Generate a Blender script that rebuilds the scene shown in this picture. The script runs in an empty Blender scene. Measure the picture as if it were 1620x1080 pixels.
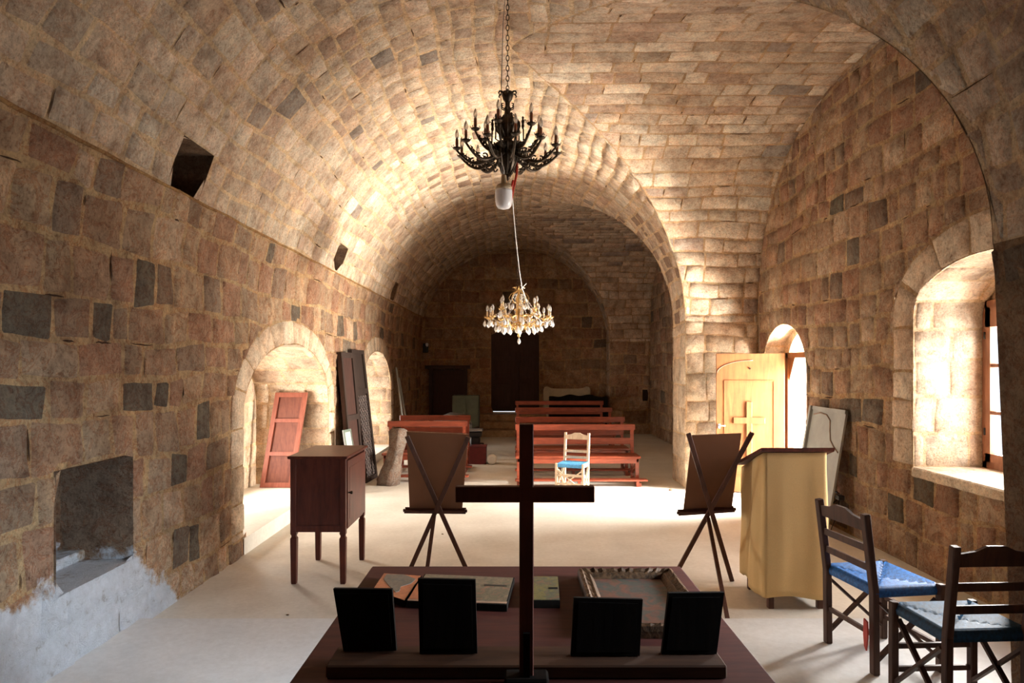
import bpy, math, random
from mathutils import Vector, Matrix

# ------------------------------------------------------------------ camera, light, exposure
C = bpy.context.scene.collection
sc = bpy.context.scene
F = 1080.0                      # focal length in pixels of the 1620 px wide frame
cd = bpy.data.cameras.new('camera'); cam = bpy.data.objects.new('camera', cd); C.objects.link(cam)
cd.sensor_width = 36; cd.lens = 36 * F / 1620
cd.shift_x = -5 / 1620; cd.shift_y = 38 / 1620
cd.clip_start = 0.02; cd.clip_end = 200
cam.location = (0, 0, 1.7); cam.rotation_euler = (math.pi / 2, 0, 0)
sc.camera = cam
sc.view_settings.view_transform = 'Standard'; sc.view_settings.look = 'None'
sc.view_settings.gamma = 1; sc.view_settings.use_curve_mapping = False
sc.view_settings.exposure = 0.3
w = bpy.data.worlds.new('world'); sc.world = w; w.use_nodes = True
w.node_tree.nodes['Background'].inputs[0].default_value = (0.85, 0.92, 1.0, 1)
w.node_tree.nodes['Background'].inputs[1].default_value = 1.6

def daylight(name, loc, direction, sx, sy, power, col=(1, 0.96, 0.9), spread=180):
    l = bpy.data.lights.new(name, 'AREA'); l.shape = 'RECTANGLE'; l.size = sx; l.size_y = sy
    l.energy = power; l.color = col; l.spread = math.radians(spread)
    o = bpy.data.objects.new(name, l); C.objects.link(o); o.location = loc
    o.rotation_euler = Vector(direction).to_track_quat('-Z', 'Y').to_euler()
    return o
# daylight coming in at the door, the window and the two niches plus an added, unseen side window
WARM = (1.0, 0.95, 0.87); SUNW = (1.0, 0.94, 0.83)
daylight('sky_door', (6.3, 8.1, 3.0), (-2.7, 0.25, -2.1), 2.4, 2.0, 3600, WARM)
daylight('daylight_door', (5.6, 8.15, 1.3), (-1, 0, -0.1), 1.3, 2.2, 700, WARM)
daylight('sunlit_ground_door', (4.95, 8.2, 0.12), (-1, 0, 0.8), 1.5, 1.1, 1300, SUNW, 115)
daylight('daylight_window', (4.35, 4.85, 1.75), (-1, 0, -0.2), 1.9, 1.5, 230, (1, 0.96, 0.9))
daylight('sunlit_ground_window', (4.5, 4.85, 0.95), (-1, 0, 0.7), 1.9, 0.8, 90, SUNW, 120)
daylight('daylight_niche_near', (-3.62, 7.95, 0.75), (1, 0, 0.25), 1.0, 1.3, 120, WARM)
daylight('daylight_niche_far', (-3.62, 12.4, 0.75), (1, 0, 0.25), 1.0, 1.3, 110, WARM)
daylight('daylight_added_window', (3.25, 1.95, 1.6), (-1, 0.28, -0.42), 0.85, 0.9, 52, (0.72, 0.86, 1.0), 56)  # lamp of the added unseen window, for cool light on the near floor

# ------------------------------------------------------------------ materials
def newmat(name):
    m = bpy.data.materials.new(name); m.use_nodes = True
    nt = m.node_tree; b = nt.nodes['Principled BSDF']
    return m, nt, b
def N(nt, t, **k):
    n = nt.nodes.new(t)
    for a, v in k.items(): setattr(n, a, v)
    return n
def ramp(nt, fac, stops):
    r = N(nt, 'ShaderNodeValToRGB')
    e = r.color_ramp.elements
    while len(e) < len(stops): e.new(0.5)
    for x, (p, c) in zip(e, stops):
        x.position = p; x.color = (c[0], c[1], c[2], 1) if len(c) == 3 else c
    nt.links.new(fac, r.inputs[0]); return r.outputs[0]
def noise(nt, vec, scale, detail=5, rough=0.6, dist=0.0):
    n = N(nt, 'ShaderNodeTexNoise'); n.inputs['Scale'].default_value = scale
    n.inputs['Detail'].default_value = detail; n.inputs['Roughness'].default_value = rough
    n.inputs['Distortion'].default_value = dist
    nt.links.new(vec, n.inputs['Vector']); return n.outputs['Fac']
def mix(nt, a, b, f, mode='MIX'):
    m = N(nt, 'ShaderNodeMix', data_type='RGBA', blend_type=mode)
    for s, v in ((6, a), (7, b)):
        if hasattr(v, 'links'): nt.links.new(v, m.inputs[s])
        else: m.inputs[s].default_value = (*v, 1)
    if hasattr(f, 'links'): nt.links.new(f, m.inputs[0])
    else: m.inputs[0].default_value = f
    return m.outputs[2]
def math_(nt, op, a, b=None):
    m = N(nt, 'ShaderNodeMath', operation=op)
    for i, v in enumerate((a, b)):
        if v is None: continue
        if hasattr(v, 'links'): nt.links.new(v, m.inputs[i])
        else: m.inputs[i].default_value = v
    return m.outputs[0]
def bump(nt, b, h, dist, strength=1.0):
    n = N(nt, 'ShaderNodeBump'); n.inputs['Strength'].default_value = strength; n.inputs['Distance'].default_value = dist
    nt.links.new(h, n.inputs['Height']); nt.links.new(n.outputs[0], b.inputs['Normal'])

def stone_mat(name, limewash=False, pick=1.0, stain=0.5):
    m, nt, b = newmat(name)
    at = N(nt, 'ShaderNodeAttribute', attribute_name='tint')
    pos = N(nt, 'ShaderNodeNewGeometry').outputs['Position']
    n1 = noise(nt, pos, 5.5, 8, 0.65)
    c = mix(nt, at.outputs['Color'], ramp(nt, n1, [(0.28, (0.42, 0.34, 0.29)), (0.5, (0.95, 0.92, 0.9)), (0.72, (1.3, 1.22, 1.12))]), 0.75, 'MULTIPLY')
    n2 = noise(nt, pos, 17, 6, 0.7, 0.6)
    c = mix(nt, c, ramp(nt, n2, [(0.3, (0.5, 0.36, 0.26)), (0.44, (0.95, 0.95, 0.95)), (0.65, (1.12, 1.1, 1.06))]), 0.7, 'MULTIPLY')
    n3 = noise(nt, pos, 0.9, 5, 0.55)
    c = mix(nt, c, ramp(nt, n3, [(0.3, (0.62, 0.5, 0.42)), (0.5, (1, 1, 1)), (0.7, (1.1, 1.06, 1.0))]), stain, 'MULTIPLY')
    n4 = noise(nt, pos, 55, 5, 0.75)
    c = mix(nt, c, ramp(nt, n4, [(0.30, (0.42, 0.30, 0.22)), (0.43, (0.93, 0.92, 0.9)), (0.62, (1.22, 1.2, 1.16))]), 0.8, 'MULTIPLY')
    n5 = noise(nt, pos, 8, 9, 0.75, 1.6)          # iron-stained veins
    c = mix(nt, c, ramp(nt, n5, [(0.40, (1, 1, 1)), (0.455, (0.86, 0.52, 0.36)), (0.475, (0.55, 0.34, 0.25)), (0.49, (1, 1, 1))]), 0.55 * pick, 'MULTIPLY')
    n6 = noise(nt, pos, 2.3, 4, 0.6)
    c = mix(nt, c, ramp(nt, n6, [(0.42, (1, 1, 1)), (0.62, (1.05, 0.90, 0.80))]), 0.5, 'MULTIPLY')
    if limewash:
        sp = N(nt, 'ShaderNodeSeparateXYZ'); nt.links.new(pos, sp.inputs[0])
        nz = noise(nt, pos, 3.2, 6, 0.6); nf = noise(nt, pos, 14, 5, 0.7)
        # old whitewash left on the foot of the wall
        lim = math_(nt, 'SUBTRACT', math_(nt, 'MULTIPLY', nz, 0.55), math_(nt, 'MULTIPLY', math_(nt, 'MAXIMUM', math_(nt, 'SUBTRACT', sp.outputs[1], 4.25), 0.0), 0.75))
        lim = math_(nt, 'ADD', lim, 0.20)
        lim = math_(nt, 'SUBTRACT', lim, math_(nt, 'MULTIPLY', math_(nt, 'MAXIMUM', math_(nt, 'ADD', sp.outputs[0], 1.0), 0.0), 3.0))
        lim = math_(nt, 'ADD', lim, math_(nt, 'MULTIPLY', nf, 0.2))
        f = math_(nt, 'MULTIPLY', math_(nt, 'SUBTRACT', lim, sp.outputs[2]), 16.0)
        f.node.use_clamp = True
        f2 = math_(nt, 'MULTIPLY', f, 0.97)
        c = mix(nt, c, ramp(nt, nf, [(0.27, (0.42, 0.38, 0.36)), (0.40, (0.76, 0.77, 0.8)), (0.7, (0.88, 0.9, 0.95))]), f2)
    nt.links.new(c, b.inputs['Base Color']); b.inputs['Roughness'].default_value = 0.93
    b.inputs['Specular IOR Level'].default_value = 0.2
    h = math_(nt, 'ADD', math_(nt, 'MULTIPLY', noise(nt, pos, 13, 9, 0.78, 1.2), 1.0), math_(nt, 'MULTIPLY', n4, 0.4))
    bump(nt, b, h, 0.045 * pick, 1.0)
    return m

def wood_mat(name, c1, c2, rough=0.45, axis=2, scale=1.0, bstr=0.15, coat=0.0):
    m, nt, b = newmat(name)
    tc = N(nt, 'ShaderNodeTexCoord').outputs['Object']
    mp = N(nt, 'ShaderNodeMapping'); s = [14 * scale] * 3; s[axis] = 1.6 * scale; mp.inputs['Scale'].default_value = s
    nt.links.new(tc, mp.inputs[0])
    n1 = noise(nt, mp.outputs[0], 2.2, 7, 0.62, 0.7)
    c = ramp(nt, n1, [(0.3, c1), (0.7, c2)])
    n2 = noise(nt, tc, 5, 4, 0.6)
    c = mix(nt, c, ramp(nt, n2, [(0.3, (0.7, 0.68, 0.66)), (0.6, (1.05, 1.03, 1.0))]), 0.6, 'MULTIPLY')
    nt.links.new(c, b.inputs['Base Color'])
    b.inputs['Roughness'].default_value = rough
    b.inputs['Specular IOR Level'].default_value = 0.28
    b.inputs['Coat Weight'].default_value = coat; b.inputs['Coat Roughness'].default_value = 0.25
    bump(nt, b, n1, 0.004, bstr)
    return m
def plain(name, col, rough=0.6, metal=0.0, nscale=20, var=0.25, b_=0.0):
    m, nt, b = newmat(name)
    tc = N(nt, 'ShaderNodeTexCoord').outputs['Object']
    n1 = noise(nt, tc, nscale, 5, 0.6)
    lo = tuple(x * (1 - var) for x in col); hi = tuple(min(1, x * (1 + var)) for x in col)
    nt.links.new(ramp(nt, n1, [(0.3, lo), (0.7, hi)]), b.inputs['Base Color'])
    b.inputs['Roughness'].default_value = rough; b.inputs['Metallic'].default_value = metal
    if b_: bump(nt, b, n1, b_, 0.6)
    return m

M_STONE = stone_mat('rough_stone', limewash=True, pick=1.25)
M_VAULT = stone_mat('vault_stone', pick=0.85, stain=0.35)
M_DRESSED = stone_mat('dressed_stone', pick=0.6, stain=0.25)

def concrete(name, ca, cb):
    m, nt, b = newmat(name)
    pos = N(nt, 'ShaderNodeNewGeometry').outputs['Position']
    c = ramp(nt, noise(nt, pos, 1.3, 7, 0.6), [(0.3, ca), (0.7, cb)])
    c = mix(nt, c, ramp(nt, noise(nt, pos, 26, 4, 0.6), [(0.3, (0.9, 0.89, 0.87)), (0.7, (1.05, 1.05, 1.05))]), 0.8, 'MULTIPLY')
    c = mix(nt, c, ramp(nt, noise(nt, pos, 7, 8, 0.75), [(0.27, (0.6, 0.55, 0.5)), (0.36, (1, 1, 1))]), 0.5, 'MULTIPLY')
    nt.links.new(c, b.inputs['Base Color']); b.inputs['Roughness'].default_value = 0.62
    b.inputs['Specular IOR Level'].default_value = 0.35
    bump(nt, b, noise(nt, pos, 30, 5, 0.6), 0.002, 0.6)
    return m
M_FLOOR = concrete('screed', (0.59, 0.55, 0.475), (0.76, 0.73, 0.66)); M_PLAT = concrete('platform_screed', (0.62, 0.62, 0.61), (0.74, 0.74, 0.73))

# ------------------------------------------------------------------ mesh builder
class MB:
    def __init__(s): s.v = []; s.f = []; s.m = []; s.sm = []; s.c = []
    def vert(s, p, c=(1, 1, 1)): s.v.append(tuple(p)); s.c.append(c); return len(s.v) - 1
    def face(s, idx, m=0, sm=False): s.f.append(tuple(idx)); s.m.append(m); s.sm.append(sm)
    def quad(s, pts, m=0, c=(1, 1, 1)):
        s.face([s.vert(p, c) for p in pts], m)
    def box(s, a, b, m=0, M=None, bev=0.0, c=(1, 1, 1)):
        (x0, y0, z0), (x1, y1, z1) = a, b
        if bev <= 0:
            P = [(x, y, z) for z in (z0, z1) for y in (y0, y1) for x in (x0, x1)]
            Fs = [(0, 2, 3, 1), (4, 5, 7, 6), (0, 1, 5, 4), (2, 6, 7, 3), (0, 4, 6, 2), (1, 3, 7, 5)]
        else:
            t = bev; P = []; ids = {}
            for cz, z in ((-1, z0), (1, z1)):
                for cy, y in ((-1, y0), (1, y1)):
                    for cx, x in ((-1, x0), (1, x1)):
                        for ax in range(3):
                            p = [x - cx * t, y - cy * t, z - cz * t]
                            p[ax] = (x, y, z)[ax]
                            ids[(cx, cy, cz, ax)] = len(P); P.append(tuple(p))
            Fs = []
            for ax in range(3):
                o1, o2 = [(1, 2), (2, 0), (0, 1)][ax]
                for sg in (-1, 1):
                    q = []
                    for u, v in ((-1, -1), (1, -1), (1, 1), (-1, 1)):
                        k = [0, 0, 0]; k[ax] = sg; k[o1] = u; k[o2] = v; q.append(ids[(*k, ax)])
                    Fs.append(tuple(q if sg > 0 else q[::-1]))
            for ax in range(3):      # edges along ax
                o1, o2 = [(1, 2), (2, 0), (0, 1)][ax]
                for u in (-1, 1):
                    for v in (-1, 1):
                        def g(k3, a): k = [0, 0, 0]; k[ax] = k3; k[o1] = u; k[o2] = v; return ids[(*k, a)]
                        q = [g(-1, o1), g(1, o1), g(1, o2), g(-1, o2)]
                        Fs.append(tuple(q if u * v < 0 else q[::-1]))
            for cx in (-1, 1):
                for cy in (-1, 1):
                    for cz in (-1, 1):
                        q = [ids[(cx, cy, cz, i)] for i in range(3)]
                        Fs.append(tuple(q if cx * cy * cz > 0 else q[::-1]))
        base = len(s.v)
        for p in P:
            p = Vector(p)
            if M is not None: p = M @ p
            s.vert(p, c)
        for f in Fs: s.face([base + i for i in f], m)
    def bar(s, p, q, wx, wy, m=0, up=(0, 0, 1), bev=0.0, c=(1, 1, 1)):
        """rectangular bar from p to q"""
        p = Vector(p); q = Vector(q); d = q - p; L = d.length; z = d.normalized(); up = Vector(up)
        x = up.cross(z)
        if x.length < 1e-4: x = Vector((1, 0, 0)).cross(z)
        if x.length < 1e-4: x = Vector((0, 1, 0)).cross(z)
        x.normalize(); y = z.cross(x)
        M = Matrix(((x.x, y.x, z.x, p.x), (x.y, y.y, z.y, p.y), (x.z, y.z, z.z, p.z), (0, 0, 0, 1)))
        s.box((-wx / 2, -wy / 2, 0), (wx / 2, wy / 2, L), m, M, bev, c)
    def tube(s, pts, r, n=8, m=0, closed=False, c=(1, 1, 1), caps=True):
        pts = [Vector(p) for p in pts]; K = len(pts)
        rs = r if isinstance(r, (list, tuple)) else [r] * K
        ref = None; rings = []
        for i, p in enumerate(pts):
            if closed: d = pts[(i + 1) % K] - pts[i - 1]
            else: d = pts[min(i + 1, K - 1)] - pts[max(i - 1, 0)]
            d.normalize()
            if ref is None:
                ref = Vector((0, 0, 1)).cross(d)
                if ref.length < 0.1: ref = Vector((1, 0, 0)).cross(d)
            ref = ref - d * ref.dot(d)
            if ref.length < 1e-5: ref = d.orthogonal()
            ref.normalize(); b = d.cross(ref)
            rings.append([s.vert(p + (ref * math.cos(2 * math.pi * k / n) + b * math.sin(2 * math.pi * k / n)) * rs[i], c) for k in range(n)])
        for i in range(K if closed else K - 1):
            A = rings[i]; B = rings[(i + 1) % K]
            for k in range(n): s.face((A[k], A[(k + 1) % n], B[(k + 1) % n], B[k]), m, True)
        if not closed and caps:
            s.face(rings[0][::-1], m); s.face(rings[-1], m)
    def lathe(s, prof, o=(0, 0, 0), n=16, m=0, c=(1, 1, 1), sm=True):
        rings = [[s.vert((o[0] + r * math.cos(2 * math.pi * k / n), o[1] + r * math.sin(2 * math.pi * k / n), o[2] + z), c) for k in range(n)] for r, z in prof]
        for A, B in zip(rings, rings[1:]):
            for k in range(n): s.face((A[k], A[(k + 1) % n], B[(k + 1) % n], B[k]), m, sm)
        s.face(rings[0][::-1], m); s.face(rings[-1], m)
    def prism(s, outline, h0, h1, mapf, m=0, c=(1, 1, 1)):
        """outline (u,v) list extruded from h0 to h1 through mapf(u,v,h)"""
        a = [s.vert(mapf(u, v, h0), c) for u, v in outline]; b = [s.vert(mapf(u, v, h1), c) for u, v in outline]
        n = len(outline)
        s.face(a[::-1], m); s.face(b, m)
        for i in range(n): s.face((a[i], a[(i + 1) % n], b[(i + 1) % n], b[i]), m)
    def build(s, name, mats, parent=None):
        me = bpy.data.meshes.new(name); me.from_pydata(s.v, [], s.f)
        if not isinstance(mats, (list, tuple)): mats = [mats]
        for x in mats: me.materials.append(x)
        me.polygons.foreach_set('material_index', s.m); me.polygons.foreach_set('use_smooth', s.sm)
        a = me.color_attributes.new('tint', 'FLOAT_COLOR', 'POINT')
        flat = []
        for q in s.c: flat += [q[0], q[1], q[2], 1.0]
        a.data.foreach_set('color', flat); me.update()
        o = bpy.data.objects.new(name, me); C.objects.link(o)
        if parent: o.parent = parent
        return o
def fix_normals(o):
    import bmesh
    b = bmesh.new(); b.from_mesh(o.data); bmesh.ops.recalc_face_normals(b, faces=b.faces); b.to_mesh(o.data); b.free()
def struct(o): o['kind'] = 'structure'; return o

# ------------------------------------------------------------------ geometry of the vaulted hall
XL, XR, XW = -2.44, 2.36, 3.37       # left wall, right piers, outer right wall
R, XC, ZS = 2.40, -0.04, 2.30        # radius / axis / springing of the barrel vault
Y0, Y1 = -2.6, 17.6
BAYS = [(3.37, 9.45), (10.2, 17.0)]
PLAT_Y, PLAT_Z = 4.43, 0.06
def zcross(y):
    for a, b in BAYS:
        if a <= y <= b:
            t = abs((y - (a + b) / 2) / ((b - a) / 2))
            if a < 5 and y < (a + b) / 2: return ZS + R * math.sqrt(max(0.0, 1 - t * t))
            return ZS + R * max(0.0, 1 - t ** 2.5) ** 0.4
    return -1
def znave(x):
    d = R * R - (x - XC) ** 2
    return ZS + math.sqrt(d) if d > 0 else ZS
def ag(y):                            # arc length from the crown at which the cross vault takes over
    z = zcross(y)
    if z < 0: return R * math.pi / 2
    return R * math.acos(min(1, max(0, (z - ZS) / R)))

rnd = random.Random(7)
def lerp(a, b, t): return a + (b - a) * t
PAL_ROUGH = [((0.50, 0.345, 0.235), 6), ((0.47, 0.30, 0.205), 4), ((0.55, 0.41, 0.28), 5), ((0.44, 0.325, 0.23), 4), ((0.25, 0.21, 0.165), 0.8), ((0.36, 0.27, 0.20), 1.6), ((0.60, 0.46, 0.33), 2)]
PAL_VAULT = [((0.63, 0.525, 0.41), 6), ((0.68, 0.58, 0.465), 5), ((0.585, 0.47, 0.36), 4), ((0.76, 0.68, 0.56), 1.6), ((0.54, 0.42, 0.33), 2), ((0.38, 0.33, 0.285), 0.25)]
PAL_ASH = [((0.65, 0.54, 0.41), 5), ((0.70, 0.60, 0.47), 4), ((0.60, 0.48, 0.36), 3), ((0.54, 0.42, 0.315), 1)]
MORTAR = (0.56, 0.41, 0.24)
MORTAR_L = (0.64, 0.50, 0.33); MORTAR_D = (0.48, 0.34, 0.205)
def pick(pal):
    t = rnd.random() * sum(w for _, w in pal)
    for c, w in pal:
        t -= w
        if t <= 0: break
    k = rnd.uniform(0.80, 1.10)
    return tuple(x * k for x in c)

def stones(mb, mapf, u0, u1, v0, v1, ch, wmin, wmax, pal, clip=None, joint=0.018, hgt=0.014, rough=0.008, mat=0, cell=0.10, tilt=0.35, hook=None, wob=1.0, crack=0.0):
    v = v0
    while v < v1 - 0.03:
        h = ch * rnd.uniform(0.75, 1.25)
        if v1 - v - h < ch * 0.45: h = v1 - v
        h = min(h, v1 - v)
        u = u0 - rnd.uniform(0, wmax * 0.6)
        while u < u1:
            wd = rnd.uniform(wmin, wmax)
            a, b = max(u, u0), min(u + wd, u1); u += wd
            if b - a < 0.04: continue
            j = joint / 2
            jt = lambda: rnd.uniform(-0.7, 0.7) * joint
            q = [(a + j + jt(), v + j + jt()), (b - j + jt(), v + j + jt()), (b - j + jt(), v + h - j + jt()), (a + j + jt(), v + h - j + jt())]
            nu = max(3, int((b - a) / cell) + 2); nv = max(3, int(h / cell) + 2)
            es = 0.014 / max(b - a, 0.05); ev = 0.014 / max(h, 0.05)
            tu = [0, es] + [lerp(es, 1 - es, i / (nu - 2)) for i in range(1, nu - 2)] + [1 - es, 1]
            tv = [0, ev] + [lerp(ev, 1 - ev, i / (nv - 2)) for i in range(1, nv - 2)] + [1 - ev, 1]
            col = pick(pal); hs = hgt * rnd.uniform(0.5, 1.5)
            if hook:
                hk = hook((a + b) / 2, v + h / 2, b - a)
                if hk is False: continue
                if hk: col = hk
            sx, sy = rnd.uniform(-1, 1) * rough * tilt * 2, rnd.uniform(-1, 1) * rough * tilt * 2
            idx = {}; cl = {}
            if crack and rnd.random() < crack:      # open joints where the mortar has dropped out
                vert_ = rnd.random() < 0.6; ww = rnd.uniform(0.003, 0.008); n_ = 5
                off = rnd.choice((-1, 1)) * joint * 0.25; L0, L1 = sorted((rnd.uniform(0, 1), rnd.uniform(0, 1)))
                if L1 - L0 > 0.2:
                    pr = []
                    for q_ in range(n_ + 1):
                        t_ = lerp(L0, L1, q_ / n_); w_ = ww * math.sin(math.pi * (0.08 + 0.84 * q_ / n_)); jx = rnd.uniform(-.003, .003)
                        x_, y_ = (a + off + jx, v + h * t_) if vert_ else (a + (b - a) * t_, v + off + jx)
                        dx_ = 0.010 * math.sin(3.7 * y_ + 1.3 * x_) + 0.006 * math.sin(11 * y_ + 2); dy_ = wob * (0.020 * math.sin(1.9 * x_ + 1.7 * y_) + 0.010 * math.sin(5.3 * x_ + 3 * y_))
                        x_ += dx_; y_ += dy_
                        pr.append(((x_ - w_, y_), (x_ + w_, y_)) if vert_ else ((x_, y_ - w_), (x_, y_ + w_)))
                    if not clip or not any(clip(*c_)[0] for p_ in pr for c_ in p_):
                        for p_, q_ in zip(pr, pr[1:]):
                            mb.quad([mapf(*p_[0], hgt * .6 + .002), mapf(*p_[1], hgt * .6 + .002), mapf(*q_[1], hgt * .6 + .002), mapf(*q_[0], hgt * .6 + .002)], mat, (0.10, 0.055, 0.03))
            for jj, t2 in enumerate(tv):
                for ii, t1 in enumerate(tu):
                    x = lerp(lerp(q[0][0], q[1][0], t1), lerp(q[3][0], q[2][0], t1), t2)
                    y = lerp(lerp(q[0][1], q[3][1], t2), lerp(q[1][1], q[2][1], t2), t1)
                    eu = ii in (0, len(tu) - 1); ew = jj in (0, len(tv) - 1)
                    if eu and ew:
                        x += (0.009 if ii == 0 else -0.009); y += (0.009 if jj == 0 else -0.009)
                    hh = -0.004 if (eu or ew) else max(0.003, hs + rnd.uniform(-1, 1) * rough + sx * (t1 - .5) + sy * (t2 - .5))
                    x += 0.010 * math.sin(3.7 * y + 1.3 * x) + 0.006 * math.sin(11 * y + 2)
                    y += wob * (0.020 * math.sin(1.9 * x + 1.7 * y) + 0.010 * math.sin(5.3 * x + 3 * y))
                    if eu or ew: x += rnd.uniform(-.004, .004); y += rnd.uniform(-.004, .004)
                    ins = False
                    if clip:
                        ins, x, y = clip(x, y)
                        if ins: hh = -0.003
                    cl[ii, jj] = ins; idx[ii, jj] = (x, y, hh)
            ids = {}
            def gv(k):
                if k not in ids: ids[k] = mb.vert(mapf(*idx[k]), col)
                return ids[k]
            for jj in range(len(tv) - 1):
                for ii in range(len(tu) - 1):
                    ks = [(ii, jj), (ii + 1, jj), (ii + 1, jj + 1), (ii, jj + 1)]
                    if all(cl[k] for k in ks): continue
                    if any(cl[k] for k in ks):
                        mx = sum(idx[k][0] for k in ks) / 4; my = sum(idx[k][1] for k in ks) / 4
                        i3, qx, qy = clip(mx, my)
                        if i3 and math.hypot(qx - mx, qy - my) > 0.012: continue
                    mb.face([gv(k) for k in ks], mat, True)
        v += h

class Opening:
    """arched or square hole in a wall: u0..u1, sill z0, springing zs, apex za"""
    def __init__(s, u0, u1, z0, zs, za, ring=0.0, pw=2.0):
        s.u0, s.u1, s.z0, s.zs, s.za, s.ring, s.pw = u0, u1, z0, zs, za, ring, pw
        s.uc, s.hw = (u0 + u1) / 2, (u1 - u0) / 2
    def arch(s, u, e=0.0):
        t = min(1, abs(u - s.uc) / (s.hw + e))
        return s.zs + (s.za + e - s.zs) * max(0, 1 - t ** s.pw) ** (1 / 2.0) if s.za > s.zs else s.zs + e
    def clip(s, u, v):
        e = s.ring
        if not (s.u0 - e < u < s.u1 + e) or v <= s.z0: return False, u, v
        if v >= s.arch(u, e): return False, u, v
        if v <= s.zs or s.za <= s.zs:
            cands = [(u - (s.u0 - e), (s.u0 - e, v)), ((s.u1 + e) - u, (s.u1 + e, v)), (v - s.z0, (u, s.z0))]
            if s.za <= s.zs: cands.append((s.zs + e - v, (u, s.zs + e)))
            d, p = min(cands); return True, *p
        return True, u, s.arch(u, e) if abs(u - s.uc) < (s.hw + e) * 0.75 else v if False else s.arch(u, e)
    def outline(s, n=20, e=0.0):
        """from bottom of u0 jamb up and over to the bottom of the u1 jamb"""
        pts = [(s.u0 - e, s.z0), (s.u0 - e, lerp(s.z0, s.zs, .5)), (s.u0 - e, s.zs)]
        if s.za > s.zs:
            for i in range(1, n):
                a = math.pi * (1 - i / n); c = math.cos(a)
                u = s.uc + (s.hw + e) * c
                pts.append((u, s.arch(u, e)))
        pts += [(s.u1 + e, s.zs), (s.u1 + e, lerp(s.z0, s.zs, .5)), (s.u1 + e, s.z0)]
        return pts

def wall_base(mb, mapf, u0, u1, zbot, ztop, openings, col, m=0, du=0.12):
    """smooth mortar bed with holes cut for the openings"""
    us = set()
    n = max(1, int((u1 - u0) / du))
    for i in range(n + 1): us.add(round(u0 + (u1 - u0) * i / n, 5))
    for i in range(1, 25):
        d = 0.35 * (i / 24) ** 3
        us.add(round(u0 + d, 5)); us.add(round(u1 - d, 5))
    for o in openings:
        for i in range(33):
            t = 0.5 - 0.5 * math.cos(math.pi * i / 32)
            us.add(round(lerp(o.u0, o.u1, t), 5))
    us = sorted(x for x in us if u0 - 1e-6 <= x <= u1 + 1e-6)
    for a, b in zip(us, us[1:]):
        if b - a < 1e-5: continue
        c = (a + b) / 2
        hole = [o for o in openings if o.u0 < c < o.u1]
        segs = [(lambda x: zbot, ztop)]
        hole.sort(key=lambda o: o.z0)
        lo = lambda x: zbot
        segs = []
        for o in hole:
            segs.append((lo, (lambda o: (lambda x: o.z0))(o)))
            lo = (lambda o: (lambda x: o.arch(x)))(o)
        segs.append((lo, ztop))
        for f0, f1 in segs:
            za, zb, zc, zd = f0(a), f0(b), f1(b), f1(a)
            if zc - zb < 1e-5 and zd - za < 1e-5: continue
            mb.quad([mapf(a, za, 0), mapf(b, zb, 0), mapf(b, max(zc, zb), 0), mapf(a, max(zd, za), 0)], m, col)

def ring_stones(mb, mapf, o, pal, wd=0.26, hgt=0.012, mat=0, e0=0.0, step=0.2):
    """dressed voussoirs and jamb stones around an opening"""
    P0 = o.outline(24, e0); P1 = o.outline(24, o.ring)
    L = [0]
    for a, b in zip(P0, P0[1:]): L.append(L[-1] + math.dist(a, b))
    def at(P, s):
        for i in range(len(L) - 1):
            if s <= L[i + 1] or i == len(L) - 2:
                t = (s - L[i]) / max(1e-6, L[i + 1] - L[i]); return (lerp(P[i][0], P[i + 1][0], t), lerp(P[i][1], P[i + 1][1], t))
    def mp(u, v, h):
        t = v / o.ring; a = at(P0, min(max(u, 0), L[-1])); b = at(P1, min(max(u, 0), L[-1]))
        return mapf(lerp(a[0], b[0], t), lerp(a[1], b[1], t), h)
    stones(mb, mp, 0, L[-1], 0.0, o.ring, o.ring, step, step * 1.7, pal, joint=0.014, hgt=hgt, rough=0.004, mat=mat, cell=0.09, wob=0.0)

def reveal(mb, mapf, o, depth, pal, splay=0.0, mat=0, course=0.3, top=True):
    """stone lined jambs and soffit going back into the wall"""
    P = o.outline(24)
    L = [0]
    for a, b in zip(P, P[1:]): L.append(L[-1] + math.dist(a, b))
    cz = o.zs
    def at(s):
        s = min(max(s, 0), L[-1])
        for i in range(len(L) - 1):
            if s <= L[i + 1] or i == len(L) - 2:
                t = (s - L[i]) / max(1e-6, L[i + 1] - L[i]); return (lerp(P[i][0], P[i + 1][0], t), lerp(P[i][1], P[i + 1][1], t))
    def mp(u, v, h):
        p = at(u); q = at(u - 0.01); r = at(u + 0.01)
        n = Vector((r[1] - q[1], -(r[0] - q[0])));
        if n.length > 1e-6: n.normalize()
        k = 1 - splay * (v / depth)
        uu = o.uc + (p[0] - o.uc) * k; zz = p[1] if p[1] <= cz else cz + (p[1] - cz) * k
        return mapf(uu + n.x * h, zz + n.y * h, -v)
    n = 40
    for i in range(n):
        a, b = L[-1] * i / n, L[-1] * (i + 1) / n
        mb.quad([mp(a, 0, 0), mp(a, depth, 0), mp(b, depth, 0), mp(b, 0, 0)], mat, MORTAR_L)
    # the stones run in courses up the jambs
    stones(mb, lambda u, v, h: mp(v, u, h), 0.0, depth, 0, L[-1], course, 0.35, 0.7, pal, joint=0.014, hgt=0.006, rough=0.004, mat=mat, wob=0.0)
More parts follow.
